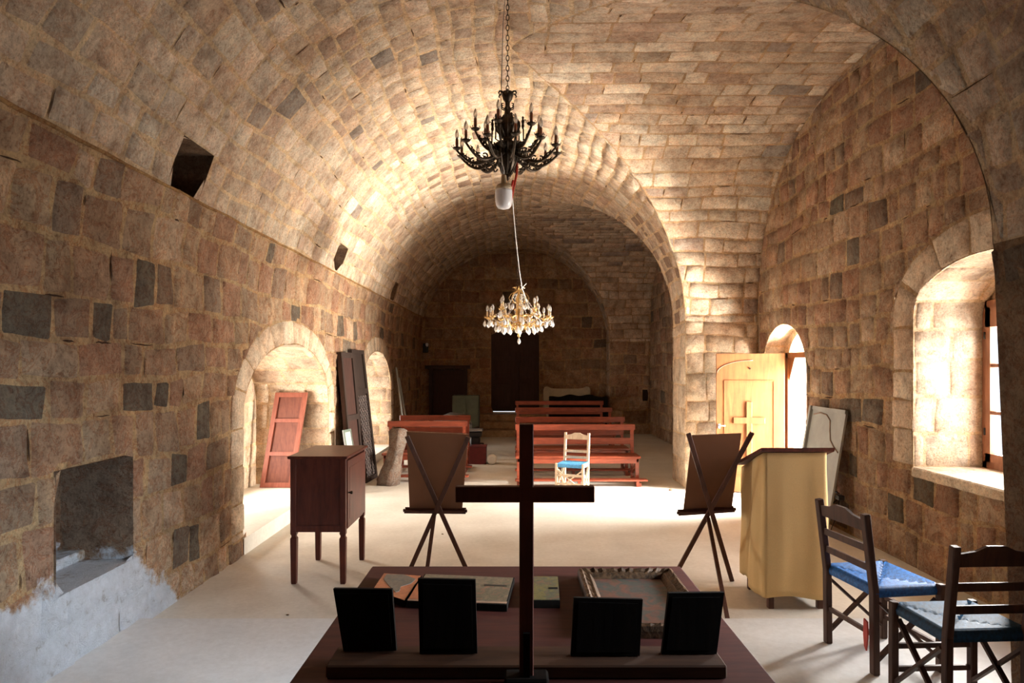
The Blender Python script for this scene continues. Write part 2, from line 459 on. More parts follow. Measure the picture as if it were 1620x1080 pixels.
# ------------------------------------------------------------------ left wall
MAPL = lambda u, v, h: (XL + h, u, v)
def map_left(u, v, h):               # v: height, bending into the vault above the springing
    if v <= ZS: return (XL + h, u, v)
    a = (v - ZS) / R
    return (XC - (R - h) * math.cos(a), u, ZS + (R - h) * math.sin(a))
VJ = ZS + R * math.asin(0.62 / R)    # bed joint where the vault masonry starts
niche_a = Opening(6.12, 8.93, 0.15, 1.22, 1.93, ring=0.26, pw=2.1)
niche_b = Opening(10.84, 13.4, 0.15, 1.22, 1.95, ring=0.26, pw=2.1)
recess = Opening(3.61, 4.34, 0.47, 1.14, 1.14, ring=0.0)
OPL = [niche_a, niche_b, recess]
def clipL(u, v):
    ins = False
    for o in (niche_a, niche_b):          # plain plastered riser under the niches
        if o.u0 < u < o.u1 and v <= o.z0 + 0.05: return True, u, v
    for o in OPL:
        i, u, v = o.clip(u, v); ins = ins or i
    return ins, u, v
mb = MB()
wall_base(mb, MAPL, Y0, Y1, 0, lambda x: ZS, OPL, MORTAR)
n = 6
for i in range(n):
    a, b = lerp(ZS, VJ, i / n), lerp(ZS, VJ, (i + 1) / n)
    mb.quad([map_left(Y0, a, 0), map_left(Y1, a, 0), map_left(Y1, b, 0), map_left(Y0, b, 0)], 0, MORTAR)
DARKS = [(3.36, 1.92), (4.12, 1.93), (4.54, 2.2), (3.8, 1.72), (3.31, 1.48), (4.32, 1.49), (4.66, 1.49), (5.1, 0.95), (6.05, 2.35), (7.5, 2.35), (9.4, 2.3), (5.45, 1.2), (5.2, 0.5)]
def one_of(lst, u, v, du, dv):
    for q in lst:
        if abs(u - q[0]) < du and abs(v - q[1]) < dv: lst.remove(q); return True
def hookL(u, v, wd):
    if one_of(DARKS, u, v, 0.16, 0.13): return (0.19, 0.165, 0.13)
stones(mb, map_left, Y0, Y1, 0.0, VJ, 0.255, 0.17, 0.46, PAL_ROUGH, clip=clipL, joint=0.030, hgt=0.009, rough=0.009, tilt=0.5, crack=0.4, hook=hookL)
stones(mb, lambda u, v, h: map_left(u, v, h), Y0, Y1, VJ - 0.001, VJ + 0.0, 0.01, .3, .6, PAL_ROUGH)
for o in (niche_a, niche_b):
    ring_stones(mb, MAPL, o, PAL_ASH, mat=1)
    D = 0.95
    reveal(mb, MAPL, o, D, PAL_ASH, mat=1, splay=0.0, course=0.27)
    # back of the niche with its small window opening
    BK = lambda u, v, h: (XL - D + h, u, v)
    wo = Opening(o.uc - 0.30, o.uc + 0.85, 0.45, 1.30, 1.30)
    wall_base(mb, BK, o.u0, o.u1, 0.15, lambda x, o=o: o.arch(x), [wo], MORTAR_L, m=1)
    def clipB(u, v, o=o, wo=wo):
        i, u, v = wo.clip(u, v)
        if v > o.arch(u): return True, u, o.arch(u)
        return i, u, v
    stones(mb, BK, o.u0, o.u1, 0.15, o.za, 0.27, 0.25, 0.5, PAL_ASH, clip=clipB, mat=1, hgt=0.008, rough=0.005)
    # window reveal going out
    for (a, b), (c, d) in (((wo.u0, wo.z0), (wo.u1, wo.z0)), ((wo.u1, wo.z0), (wo.u1, wo.zs)), ((wo.u1, wo.zs), (wo.u0, wo.zs)), ((wo.u0, wo.zs), (wo.u0, wo.z0))):
        mb.quad([BK(a, b, 0), BK(c, d, 0), BK(c, d, -0.2), BK(a, b, -0.2)], 1, (0.6, 0.48, 0.35))
# recess: square hole with plastered ledge
RD = 0.45
BK = lambda u, v, h: (XL - RD + h, u, v)
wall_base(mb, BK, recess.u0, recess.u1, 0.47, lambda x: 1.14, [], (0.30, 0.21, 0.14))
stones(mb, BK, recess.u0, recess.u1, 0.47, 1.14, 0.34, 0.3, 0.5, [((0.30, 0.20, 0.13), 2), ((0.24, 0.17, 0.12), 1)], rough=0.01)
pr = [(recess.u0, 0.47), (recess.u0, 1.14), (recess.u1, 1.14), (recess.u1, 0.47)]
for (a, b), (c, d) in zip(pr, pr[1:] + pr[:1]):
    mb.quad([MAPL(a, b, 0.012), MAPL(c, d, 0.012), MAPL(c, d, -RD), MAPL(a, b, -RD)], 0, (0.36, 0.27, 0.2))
mb.box((XL - RD, recess.u0, 0.47), (XL - RD + 0.16, recess.u1, 0.535), 0, c=(0.5, 0.45, 0.38), bev=0.01)
a0_ = [map_left(Y0 + (Y1 - Y0) * i / 90, VJ + rnd.uniform(-.006, .006), 0.006) for i in range(91)]
mb.tube(a0_, 0.011, 6, 0, c=(0.44, 0.27, 0.12))
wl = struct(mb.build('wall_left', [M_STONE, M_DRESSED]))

# ------------------------------------------------------------------ vault
mb = MB()
HOLES = [(4.62, 5.08, 0.0, 0.36), (8.72, 9.15, 0.03, 0.37), (12.75, 13.15, 0.03, 0.37)]   # beam holes: y0,y1, arc offset above VJ+..
aJ = (VJ - ZS)
LEFT_ARC = R * math.pi / 2 - aJ
# left half: v measured as arc length up from the bed joint
mapVL = lambda u, v, h: map_left(u, VJ + v, h)
def clipH(u, v):
    for a, b, c, d in HOLES:
        if a < u < b and c < v < d:
            m = min((u - a, (a, v)), (b - u, (b, v)), (d - v, (u, d)), (v - c, (u, c)), key=lambda t: t[0])
            return True, *m[1]
    return False, u, v
ys = sorted(set([Y0 + (Y1 - Y0) * i / 50 for i in range(51)] + [x for h in HOLES for x in h[:2]]))
vs = sorted(set([LEFT_ARC * i / 22 for i in range(23)] + [x for h in HOLES for x in h[2:]]))
for a, b in zip(ys, ys[1:]):
    for c, d in zip(vs, vs[1:]):
        uc, vc = (a + b) / 2, (c + d) / 2
        if any(h[0] < uc < h[1] and h[2] < vc < h[3] for h in HOLES): continue
        mb.quad([mapVL(a, c, 0), mapVL(b, c, 0), mapVL(b, d, 0), mapVL(a, d, 0)], 0, MORTAR_L)
DK = (0.10, 0.07, 0.05)
for a, b, c, d in HOLES:
    P = [(a, c), (b, c), (b, d), (a, d)]
    dd = 0.55
    def deep(u, v, k): x, y, z = mapVL(u, v, 0.001); return (x - dd * k, y, z)
    for p, q in zip(P, P[1:] + P[:1]):
        mb.quad([deep(*p, 0), deep(*q, 0), deep(*q, 1), deep(*p, 1)], 0, (0.2, 0.13, 0.08))
    mb.quad([deep(*p, 1) for p in P], 0, DK)
VD = [(3.3, 1.25), (5.6, 1.02), (5.9, 1.9), (7.0, 1.45), (6.5, 2.3), (8.2, 1.5), (7.8, 2.1)]
def hookV(u, v, wd):
    if rnd.random() < 0.05: return (0.66, 0.58, 0.46)
    if one_of(VD, u, v, 0.16, 0.1): return (0.30, 0.26, 0.225)
    if v > 1.9 and 8.5 < u < 11.5 and rnd.random() < 0.2: return (0.33, 0.24, 0.18)
stones(mb, mapVL, Y0, Y1, 0.0, 1.32, 0.215, 0.2, 0.44, PAL_VAULT, clip=clipH, joint=0.020, hgt=0.007, rough=0.005, crack=0.25, hook=hookV)
stones(mb, mapVL, Y0, Y1, 1.32, LEFT_ARC, 0.175, 0.16, 0.32, PAL_VAULT, clip=clipH, joint=0.020, hgt=0.007, rough=0.005, crack=0.25, hook=hookV)
# right half of the barrel, cut by the two cross vaults (groins)
AR = R * math.pi / 2
def mapVR(u, v, h):                   # v: arc length down from the crown
    a = v / R
    return (XC + (R - h) * math.sin(a), u, ZS + (R - h) * math.cos(a))
def clipR(u, v):
    g = ag(u)
    if v > g: return True, u, g
    return False, u, v
ys = sorted(set([Y0 + (Y1 - Y0) * i / 160 for i in range(161)] + [x for b in BAYS for x in b] + [b[0] + 0.4 * (i / 30) ** 3 for b in BAYS for i in range(1, 31)] + [b[1] - 0.4 * (i / 30) ** 3 for b in BAYS for i in range(1, 31)]))
for a, b in zip(ys, ys[1:]):
    ga, gb = ag(a), ag(b)
    mid = ag((a + b) / 2)
    if mid >= AR - 1e-6: ga = gb = AR
    for i in range(14):
        t0, t1 = i / 14, (i + 1) / 14
        mb.quad([mapVR(a, ga * t0, 0), mapVR(a, ga * t1, 0), mapVR(b, gb * t1, 0), mapVR(b, gb * t0, 0)], 0, MORTAR_L)
stones(mb, mapVR, Y0, Y1, 0.0, AR, 0.19, 0.16, 0.34, PAL_VAULT, clip=clipR, joint=0.020, hgt=0.007, rough=0.005, crack=0.25, hook=hookV)
# cross vaults
def hookC(u, v, wd):
    r_ = rnd.random()
    if r_ < 0.06: return (0.40, 0.33, 0.28)
    if r_ < 0.12: return (0.74, 0.66, 0.54)
for (ya, yb) in BAYS:
    tab = []; K = 260; s = 0; prev = None
    for i in range(K + 1):
        th = math.pi * i / K; t = -math.cos(th)
        y = (ya + yb) / 2 + (yb - ya) / 2 * (abs(t) ** 1.0) * (1 if t > 0 else -1)
        z = ZS - 0.004 if i in (0, K) else zcross(min(max(y, ya + 1e-7), yb - 1e-7))
        if prev: s += math.dist(prev, (y, z))
        tab.append((s, y, z)); prev = (y, z)
    S = s
    def prof(s, tab=tab):
        lo, hi = 0, len(tab) - 1
        while hi - lo > 1:
            m_ = (lo + hi) // 2
            if tab[m_][0] <= s: lo = m_
            else: hi = m_
        a, b = tab[lo], tab[hi]; t = (s - a[0]) / max(1e-9, b[0] - a[0])
        y, z = lerp(a[1], b[1], t), lerp(a[2], b[2], t)
        dy, dz = b[1] - a[1], b[2] - a[2]; L = math.hypot(dy, dz)
        return y, z, dz / L, -dy / L
    def mapC(u, v, h, prof=prof, S=S):
        y, z, ny, nz = prof(min(max(v, 0), S)); return (u, y + ny * h, z + nz * h)
    def xg(v, prof=prof, S=S):
        z = prof(min(max(v, 0), S))[1]; d = R * R - (z - ZS) ** 2
        return XC + math.sqrt(max(0, d))
    def clipC(u, v, xg=xg):
        g = xg(v)
        return (True, g, v) if u < g else (False, u, v)
    NS = 220
    for i in range(NS):
        a, b = S * i / NS, S * (i + 1) / NS
        for k in range(3):
            t0, t1 = k / 3, (k + 1) / 3
            ga, gb = xg(a) - 0.004, xg(b) - 0.004
            mb.quad([mapC(lerp(ga, XW, t0), a, 0), mapC(lerp(gb, XW, t0), b, 0), mapC(lerp(gb, XW, t1), b, 0), mapC(lerp(ga, XW, t1), a, 0)], 0, MORTAR_D)
    stones(mb, mapC, XC, XW, 0, S, 0.19, 0.22, 0.7, PAL_VAULT if ya < 5 else PAL_ASH, clip=clipC, joint=0.013, hgt=0.006, rough=0.006, wob=0.8, crack=0.5, hook=hookC)
struct(mb.build('ceiling', [M_VAULT]))

# ------------------------------------------------------------------ right wall, piers
mb = MB()
MAPR = lambda u, v, h: (XW - h, u, v)
door_o = Opening(7.90, 9.30, 0.0, 1.62, 2.22, ring=0.0)
win_o = Opening(4.02, 5.78, 0.84, 2.12, 2.52, ring=0.30)
(ba, bb) = BAYS[0]
wall_base(mb, MAPR, ba, bb, 0, zcross, [door_o, win_o], MORTAR)
def clipRW(u, v):
    ins, u, v = door_o.clip(u, v)
    i2, u, v = win_o.clip(u, v)
    zc = zcross(u)
    if v > zc: return True, u, max(zc, 0)
    return ins or i2, u, v
RDK = [(6.9, 0.75), (6.1, 0.45), (5.6, 0.6), (7.3, 3.5)]
def hookR(u, v, wd):
    if one_of(RDK, u, v, 0.18, 0.14): return (0.2, 0.175, 0.13)
stones(mb, MAPR, ba, bb, 0, 4.72, 0.25, 0.17, 0.44, PAL_ROUGH, clip=clipRW, joint=0.027, hgt=0.009, rough=0.009, tilt=0.5, crack=0.45, hook=hookR)
ring_stones(mb, MAPR, win_o, PAL_ASH, mat=1, step=0.24)
# window embrasure
WD = 0.60
reveal(mb, MAPR, win_o, WD, PAL_ASH, mat=1, splay=0.02, course=0.30)
kk = 0.98
wu0, wu1 = win_o.uc - win_o.hw * kk, win_o.uc + win_o.hw * kk
zf0, zf1 = 0.86, 2.24
BKW = lambda u, v, h: (XW + WD - h, u, v)
wframe = Opening(wu0 + 0.02, wu1 - 0.02, 0.84, zf1, zf1)
wall_base(mb, BKW, wu0, wu1, 0.84, lambda x: max(zf1, win_o.zs + (win_o.arch(win_o.uc + (x - win_o.uc) / kk) - win_o.zs) * kk), [wframe], (0.6, 0.48, 0.34), m=1)
mb.box((XW - 0.02, win_o.u0 - 0.0, 0.76), (XW + WD, win_o.u1, 0.845), 1, c=(0.72, 0.62, 0.48), bev=0.012)
# doorway embrasure
DD = 0.26
reveal(mb, MAPR, door_o, DD, PAL_ASH, mat=1, course=0.3)
reveal_back = Opening(8.0, 9.12, 0.0, 1.62, 2.14)
BKD = lambda u, v, h: (XW + DD - h, u, v)
wall_base(mb, BKD, 7.90, 9.30, 0, lambda x: door_o.arch(x), [reveal_back], MORTAR_L, m=1)
pd = reveal_back.outline(20)
for (a, b), (c, d) in zip(pd, pd[1:]):
    mb.quad([BKD(a, b, 0), BKD(c, d, 0), BKD(c, d, -0.45), BKD(a, b, -0.45)], 1, (0.62, 0.5, 0.37))
# second bay
(bc, bd) = BAYS[1]
slit = Opening(11.6, 12.7, 1.0, 1.9, 2.25, ring=0.2)
wall_base(mb, MAPR, bc, bd, 0, zcross, [], MORTAR)
def clipR2(u, v):
    zc = zcross(u)
    return (True, u, max(zc, 0)) if v > zc else (False, u, v)
stones(mb, MAPR, bc, bd, 0, 4.72, 0.27, 0.25, 0.5, PAL_ROUGH, clip=clipR2, joint=0.024, hgt=0.014, rough=0.01)
struct(mb.build('wall_right', [M_STONE, M_DRESSED]))

# piers between the bays (walls facing along the nave) ----------------
mb = MB()
def pier(y0, y1, front, back):
    # inner face
    f = lambda u, v, h: (XR - h, u, v)
    wall_base(mb, f, y0, y1, 0, lambda x: ZS, [], MORTAR_L)
    stones(mb, f, y0, y1, 0, ZS, 0.34, 0.3, 0.8, PAL_ASH, joint=0.014, hgt=0.008, rough=0.003)
    if front:
        g = lambda u, v, h: (u, y0 - h, v)
        wall_base(mb, g, XR, XW, 0, lambda x: ZS, [], MORTAR_L)
        stones(mb, g, XR, XW, 0, ZS, 0.33, 0.3, 0.7, PAL_ASH, joint=0.014, hgt=0.013, rough=0.006)
    if back:
        g = lambda u, v, h: (u, y1 + h, v)
        wall_base(mb, g, XR, XW, 0, lambda x: ZS, [], MORTAR)
        stones(mb, g, XR, XW, 0, ZS, 0.30, 0.3, 0.6, PAL_ROUGH, joint=0.02, hgt=0.013, rough=0.009)
pier(BAYS[0][1], BAYS[1][0], True, True)
struct(mb.build('wall_pier', [M_DRESSED]))
mb = MB()
# near pier; the side window further back is added, out of view
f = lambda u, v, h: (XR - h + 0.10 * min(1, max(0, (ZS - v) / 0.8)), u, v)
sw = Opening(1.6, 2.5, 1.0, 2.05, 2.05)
wall_base(mb, f, Y0, BAYS[0][0], 0, lambda x: ZS, [sw], (.30, .20, .12))  # mortar and stones coloured dark to put shade into the near corner
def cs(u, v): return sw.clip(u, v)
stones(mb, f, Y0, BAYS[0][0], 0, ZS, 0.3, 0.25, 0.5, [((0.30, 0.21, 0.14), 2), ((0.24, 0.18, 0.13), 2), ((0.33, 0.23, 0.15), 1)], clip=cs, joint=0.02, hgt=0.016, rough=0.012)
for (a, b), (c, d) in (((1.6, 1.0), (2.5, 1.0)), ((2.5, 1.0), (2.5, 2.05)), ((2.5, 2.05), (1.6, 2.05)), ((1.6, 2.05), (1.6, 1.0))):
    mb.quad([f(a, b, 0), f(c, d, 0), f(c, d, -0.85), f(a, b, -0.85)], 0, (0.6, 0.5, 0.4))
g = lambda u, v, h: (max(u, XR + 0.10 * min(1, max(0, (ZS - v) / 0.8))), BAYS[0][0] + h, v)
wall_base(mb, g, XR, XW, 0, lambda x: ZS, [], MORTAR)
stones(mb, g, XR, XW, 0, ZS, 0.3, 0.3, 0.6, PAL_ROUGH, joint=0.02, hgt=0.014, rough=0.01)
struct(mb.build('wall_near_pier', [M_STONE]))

# ------------------------------------------------------------------ end walls
mb = MB()
DOORX0, DOORX1, DZ0, DZ1 = -0.62, 0.62, 0.48, 2.55
MAPB = lambda u, v, h: (u, Y1 - h, v)
bdoor = Opening(DOORX0, DOORX1, DZ0, DZ1, DZ1)
wall_base(mb, MAPB, XL, XR, 0, lambda x: znave(x), [bdoor], MORTAR)
def cb(u, v):
    i, u, v = bdoor.clip(u, v)
    z = znave(u)
    if v > z: return True, u, z
    return i, u, v
stones(mb, MAPB, XL, XR, 0, 4.75, 0.30, 0.25, 0.6, PAL_ROUGH[:5] + [((0.52, 0.38, 0.26), 4)], clip=cb, joint=0.022, hgt=0.012, rough=0.008)
for (a, b), (c, d) in (((DOORX1, DZ0), (DOORX1, DZ1)), ((DOORX1, DZ1), (DOORX0, DZ1)), ((DOORX0, DZ1), (DOORX0, DZ0)), ((DOORX0, DZ0), (DOORX1, DZ0))):
    mb.quad([MAPB(a, b, 0), MAPB(c, d, 0), MAPB(c, d, -0.5), MAPB(a, b, -0.5)], 0, (0.4, 0.3, 0.2))
# the bay's rear face, with the putlog hole
MAPB2 = lambda u, v, h: (u, BAYS[1][1] - h, v)
slot = Opening(3.17, 3.31, 0.82, 1.10, 1.10)
wall_base(mb, MAPB2, XR, XW + 0.0, 0, lambda x: ZS, [slot], MORTAR)
stones(mb, MAPB2, XR, XW, 0, ZS, 0.3, 0.3, 0.6, PAL_ROUGH, clip=lambda u, v: slot.clip(u, v), joint=0.02, hgt=0.012, rough=0.008)
mb.box((3.17, 17.0, 0.82), (3.31, 17.3, 1.10), 0, c=(0.03, 0.02, 0.02))
f = lambda u, v, h: (XR - h, u, v)
wall_base(mb, f, BAYS[1][1], Y1, 0, lambda x: ZS, [], MORTAR)
stones(mb, f, BAYS[1][1], Y1, 0, ZS, 0.33, 0.3, 0.6, PAL_ASH, joint=0.016)
struct(mb.build('wall_back', [M_STONE]))
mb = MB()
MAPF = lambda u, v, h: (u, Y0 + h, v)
wall_base(mb, MAPF, XL, XR, 0, lambda x: znave(x), [], (.16, .11, .07))  # unseen end wall coloured very dark so less bounce light returns
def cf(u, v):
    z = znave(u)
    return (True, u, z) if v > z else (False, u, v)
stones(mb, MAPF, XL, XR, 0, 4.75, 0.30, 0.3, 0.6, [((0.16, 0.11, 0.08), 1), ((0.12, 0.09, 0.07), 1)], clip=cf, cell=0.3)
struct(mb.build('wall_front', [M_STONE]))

# ------------------------------------------------------------------ floor
mb = MB()
def slab(x0, x1, y0, y1, z, m=0):
    mb.quad([(x0, y0, z), (x1, y0, z), (x1, y1, z), (x0, y1, z)], m)
slab(XL - 0.02, XW + 0.02, PLAT_Y, Y1, 0.0)
slab(XL - 0.02, XW + 0.02, Y0, PLAT_Y, PLAT_Z, 1)
mb.quad([(XL - .02, PLAT_Y, 0), (XW + .02, PLAT_Y, 0), (XW + .02, PLAT_Y, PLAT_Z), (XL - .02, PLAT_Y, PLAT_Z)], 1)
for o in (niche_a, niche_b):
    mb.quad([(XL - 0.96, o.u0 - .02, 0.15), (XL + 0.01, o.u0 - .02, 0.15), (XL + 0.01, o.u1 + .02, 0.15), (XL - 0.96, o.u1 + .02, 0.15)])
    mb.quad([(XL + 0.01, o.u0, 0), (XL + 0.01, o.u1, 0), (XL + 0.01, o.u1, 0.15), (XL + 0.01, o.u0, 0.15)])
slab(XW, XW + 1.4, 7.8, 9.3, -0.001)
struct(mb.build('floor', [M_FLOOR, M_PLAT]))
mb = MB()
# steps up to the rear door
for i, (yy, z) in enumerate(((16.2, 0.16), (16.6, 0.32), (17.0, 0.48))):
    mb.box((-1.25, yy, 0 if i == 0 else z - 0.16), (0.78, 17.59, z), bev=0.012)
for f_ in range(len(mb.c)): mb.c[f_] = (0.5, 0.38, 0.26)
struct(mb.build('trim_1', [M_DRESSED]))
# ------------------------------------------------------------------ object helpers and materials
def thing(name, label, cat, loc=(0, 0, 0), rotz=0, group=None):
    o = bpy.data.objects.new(name, None); C.objects.link(o); o.empty_display_size = 0.1
    o.location = loc; o.rotation_euler = (0, 0, rotz); o['label'] = label; o['category'] = cat
    if group: o['group'] = group
    return o
def tag(o, label, cat, group=None):
    o['label'] = label; o['category'] = cat
    if group: o['group'] = group
    return o
def copy_tree(o, parent=None):
    c = o.copy(); C.objects.link(c)
    if parent: c.parent = parent
    for ch in list(o.children): copy_tree(ch, c)
    return c
def PX(x, y, k): return Vector(((x - 815) * k, F * k, 1.7 - (y - 578) * k))

M_ALTAR = wood_mat('altar_mahogany', (0.05, 0.009, 0.005), (0.09, 0.018, 0.009), 0.7, axis=0, coat=0.0)
M_ALTAR.node_tree.nodes['Principled BSDF'].inputs['Specular IOR Level'].default_value = 0.3
M_CAB = wood_mat('cabinet_mahogany', (0.075, 0.017, 0.011), (0.15, 0.035, 0.02), 0.42, axis=2, coat=0.1)
M_EASEL = wood_mat('easel_wood', (0.07, 0.028, 0.018), (0.13, 0.052, 0.032), 0.45)
M_BOARD = plain('brown_board', (0.24, 0.105, 0.05), 0.8, var=0.08, nscale=3)
M_EBONY = wood_mat('frame_back_wood', (0.006, 0.004, 0.003), (0.014, 0.009, 0.006), 0.9)
M_EBONY.node_tree.nodes['Principled BSDF'].inputs['Specular IOR Level'].default_value = 0.12
M_CROSS = wood_mat('cross_wood', (0.11, 0.032, 0.018), (0.18, 0.052, 0.03), 0.55)
M_PEW = wood_mat('pew_wood', (0.16, 0.034, 0.017), (0.29, 0.065, 0.032), 0.36, axis=0, coat=0.3)
M_DOORW = wood_mat('pine_door', (0.14, 0.047, 0.014), (0.23, 0.088, 0.028), 0.6, axis=2, scale=0.6, coat=0.0)
M_DKDOOR = wood_mat('dark_door', (0.03, 0.014, 0.010), (0.058, 0.024, 0.017), 0.6)
M_REDDOOR = wood_mat('red_brown_panel', (0.22, 0.06, 0.035), (0.32, 0.10, 0.06), 0.5)
M_CARVED = wood_mat('carved_black_wood', (0.016, 0.010, 0.008), (0.04, 0.024, 0.018), 0.6)
M_CHAIRW = wood_mat('chair_wood', (0.055, 0.024, 0.015), (0.11, 0.05, 0.03), 0.55)
M_PALEW = wood_mat('pale_chair_wood', (0.55, 0.40, 0.27), (0.74, 0.58, 0.42), 0.5)
M_WINW = wood_mat('window_wood', (0.26, 0.11, 0.06), (0.40, 0.19, 0.11), 0.5)
M_ROPE = plain('blue_rope', (0.012, 0.13, 0.42), 0.65, nscale=60, var=0.5, b_=0.002)
M_ROPE_L = plain('faded_blue_rope', (0.10, 0.38, 0.72), 0.7, nscale=60, var=0.3)
M_ROPE_D = plain('navy_rope', (0.010, 0.060, 0.13), 0.7, nscale=60, var=0.5, b_=0.002)
M_CLOTH = plain('cream_cloth', (0.68, 0.46, 0.20), 0.9, nscale=220, var=0.08, b_=0.0006)
M_BRONZE = plain('dark_bronze', (0.055, 0.038, 0.024), 0.42, metal=0.75, nscale=40, var=0.5)
M_GOLD = plain('gilt_brass', (0.62, 0.40, 0.16), 0.3, metal=0.9, nscale=40, var=0.2)
M_CANDLE = plain('brown_candle_sleeve', (0.20, 0.062, 0.022), 0.5, nscale=30, var=0.3)
M_CREAMC = plain('cream_candle_sleeve', (0.75, 0.55, 0.33), 0.5, nscale=30, var=0.1)
M_PLASTIC = plain('white_plastic', (0.8, 0.8, 0.78), 0.4, var=0.03)
M_BLACK = plain('black_plastic', (0.012, 0.012, 0.013), 0.4, var=0.2)
M_RED = plain('red_plastic', (0.55, 0.045, 0.025), 0.5, var=0.1)
M_GREYP = plain('grey_painted_board', (0.30, 0.30, 0.275), 0.7, nscale=6, var=0.12)
M_LINE = plain('old_grey_line', (0.16, 0.14, 0.12), 0.8, var=0.1)
M_CREAMB = plain('cream_board', (0.52, 0.45, 0.32), 0.7, nscale=6, var=0.15)
M_GREENC = plain('green_grey_paint', (0.10, 0.125, 0.095), 0.6, nscale=5, var=0.2)
M_STEEL = plain('dull_steel', (0.35, 0.35, 0.35), 0.4, metal=0.8, var=0.15)
M_ROCK = stone_mat('weathered_block', pick=1.2, stain=0.6)
def glassy(name, col, tr=0.85, rough=0.05):
    m, nt, b = newmat(name)
    t = N(nt, 'ShaderNodeBsdfTransparent'); t.inputs[0].default_value = (*col, 1)
    g = N(nt, 'ShaderNodeBsdfGlossy'); g.inputs['Roughness'].default_value = rough
    x = N(nt, 'ShaderNodeMixShader'); x.inputs[0].default_value = 1 - tr
    nt.links.new(t.outputs[0], x.inputs[1]); nt.links.new(g.outputs[0], x.inputs[2])
    nt.links.new(x.outputs[0], nt.nodes['Material Output'].inputs[0]); return m
M_PANE = glassy('window_glass', (0.97, 0.98, 1.0), 0.93, 0.02)
def solidglass(name, col, rough, tr=0.55):
    m, nt, b = newmat(name)
    b.inputs['Base Color'].default_value = (*col, 1); b.inputs['Roughness'].default_value = rough
    b.inputs['Transmission Weight'].default_value = tr; b.inputs['IOR'].default_value = 1.5
    return m
M_BULB = solidglass('clear_bulb_glass', (0.9, 0.87, 0.82), 0.12, 0.75)
M_OPAL = solidglass('opal_glass', (0.92, 0.90, 0.90), 0.3, 0.15)
M_CRYSTAL = solidglass('cut_crystal', (0.95, 0.93, 0.9), 0.05, 0.45)

# ------------------------------------------------------------------ altar table
TZ = 0.90
k1 = (1.7 - TZ) / (895 - 578)
TY1 = F * k1; TX0 = (588 - 815) * k1; TX1 = (1077 - 815) * k1; TY0 = 1.42
t = thing('altar_table', 'dark red-brown altar table in the foreground carrying icons, frames and the standing cross', 'table', ((TX0 + TX1) / 2, (TY0 + TY1) / 2, PLAT_Z))
ox, oy = t.location.x, t.location.y
def loc(b, x, y, z): return b
mb = MB(); mb.box((TX0 - ox, TY0 - oy, TZ - PLAT_Z - 0.035), (TX1 - ox, TY1 - oy, TZ - PLAT_Z), bev=0.006); mb.build('table_top', M_ALTAR, t)
mb = MB()
x0, x1, y0, y1 = TX0 - ox + 0.06, TX1 - ox - 0.06, TY0 - oy + 0.06, TY1 - oy - 0.06
for a, b in (((x0, y0, 0.62), (x1, y0 + 0.025, 0.765)), ((x0, y1 - 0.025, 0.62), (x1, y1, 0.765)), ((x0, y0, 0.62), (x0 + 0.025, y1, 0.765)), ((x1 - 0.025, y0, 0.62), (x1, y1, 0.765))): mb.box(a, b)
mb.build('apron', M_ALTAR, t)
for x in (x0, x1 - 0.07):
    for y in (y0, y1 - 0.07):
        mb = MB(); mb.box((x, y, 0), (x + 0.07, y + 0.07, 0.762), bev=0.004); mb.build('leg', M_ALTAR, t)

# plinth shelf the frames stand on
PZ = 0.935
mb = MB(); kp = (1.7 - PZ) / (1050 - 578)
px0, px1 = (524 - 815) * 0.00166, (1141 - 815) * 0.00166
PYF = 1.74; PYB = 1.865
mb.box((px0, PYF, TZ + 0.001), (px1, PYB, PZ), bev=0.004)
M_PLINTH = wood_mat('plinth_wood', (0.05, 0.018, 0.006), (0.09, 0.034, 0.012), 0.8, axis=0)
tag(mb.build('display_ledge', M_PLINTH), 'long low wooden ledge on the altar table under four framed icons', 'shelf')
# cross
cr = thing('standing_cross', 'tall plain brown wooden cross standing upright in the middle of the altar table', 'cross', (0.028, 1.70, TZ + 0.001))
kc = 1.70 / F
w2 = 11.2 * kc
mb = MB(); mb.box((-w2, -0.012, 0.02), (w2, 0.012, 1.7 - (671 - 578) * kc - TZ), bev=0.002); mb.build('upright', M_CROSS, cr)
mb = MB(); za = 1.7 - (794 - 578) * kc - TZ; zb = 1.7 - (769 - 578) * kc - TZ
mb.box(((721 - 815) * kc - 0.028, -0.0125, za), ((940 - 815) * kc - 0.028, 0.0125, zb), bev=0.002); mb.build('crossbar', M_CROSS, cr)
mb = MB(); mb.box((-0.055, -0.035, 0.0), (0.055, 0.03, 0.032), bev=0.006); mb.box((-0.008, -0.022, 0.03), (0.008, -0.012, 0.14)); mb.build('base', M_EBONY, cr)

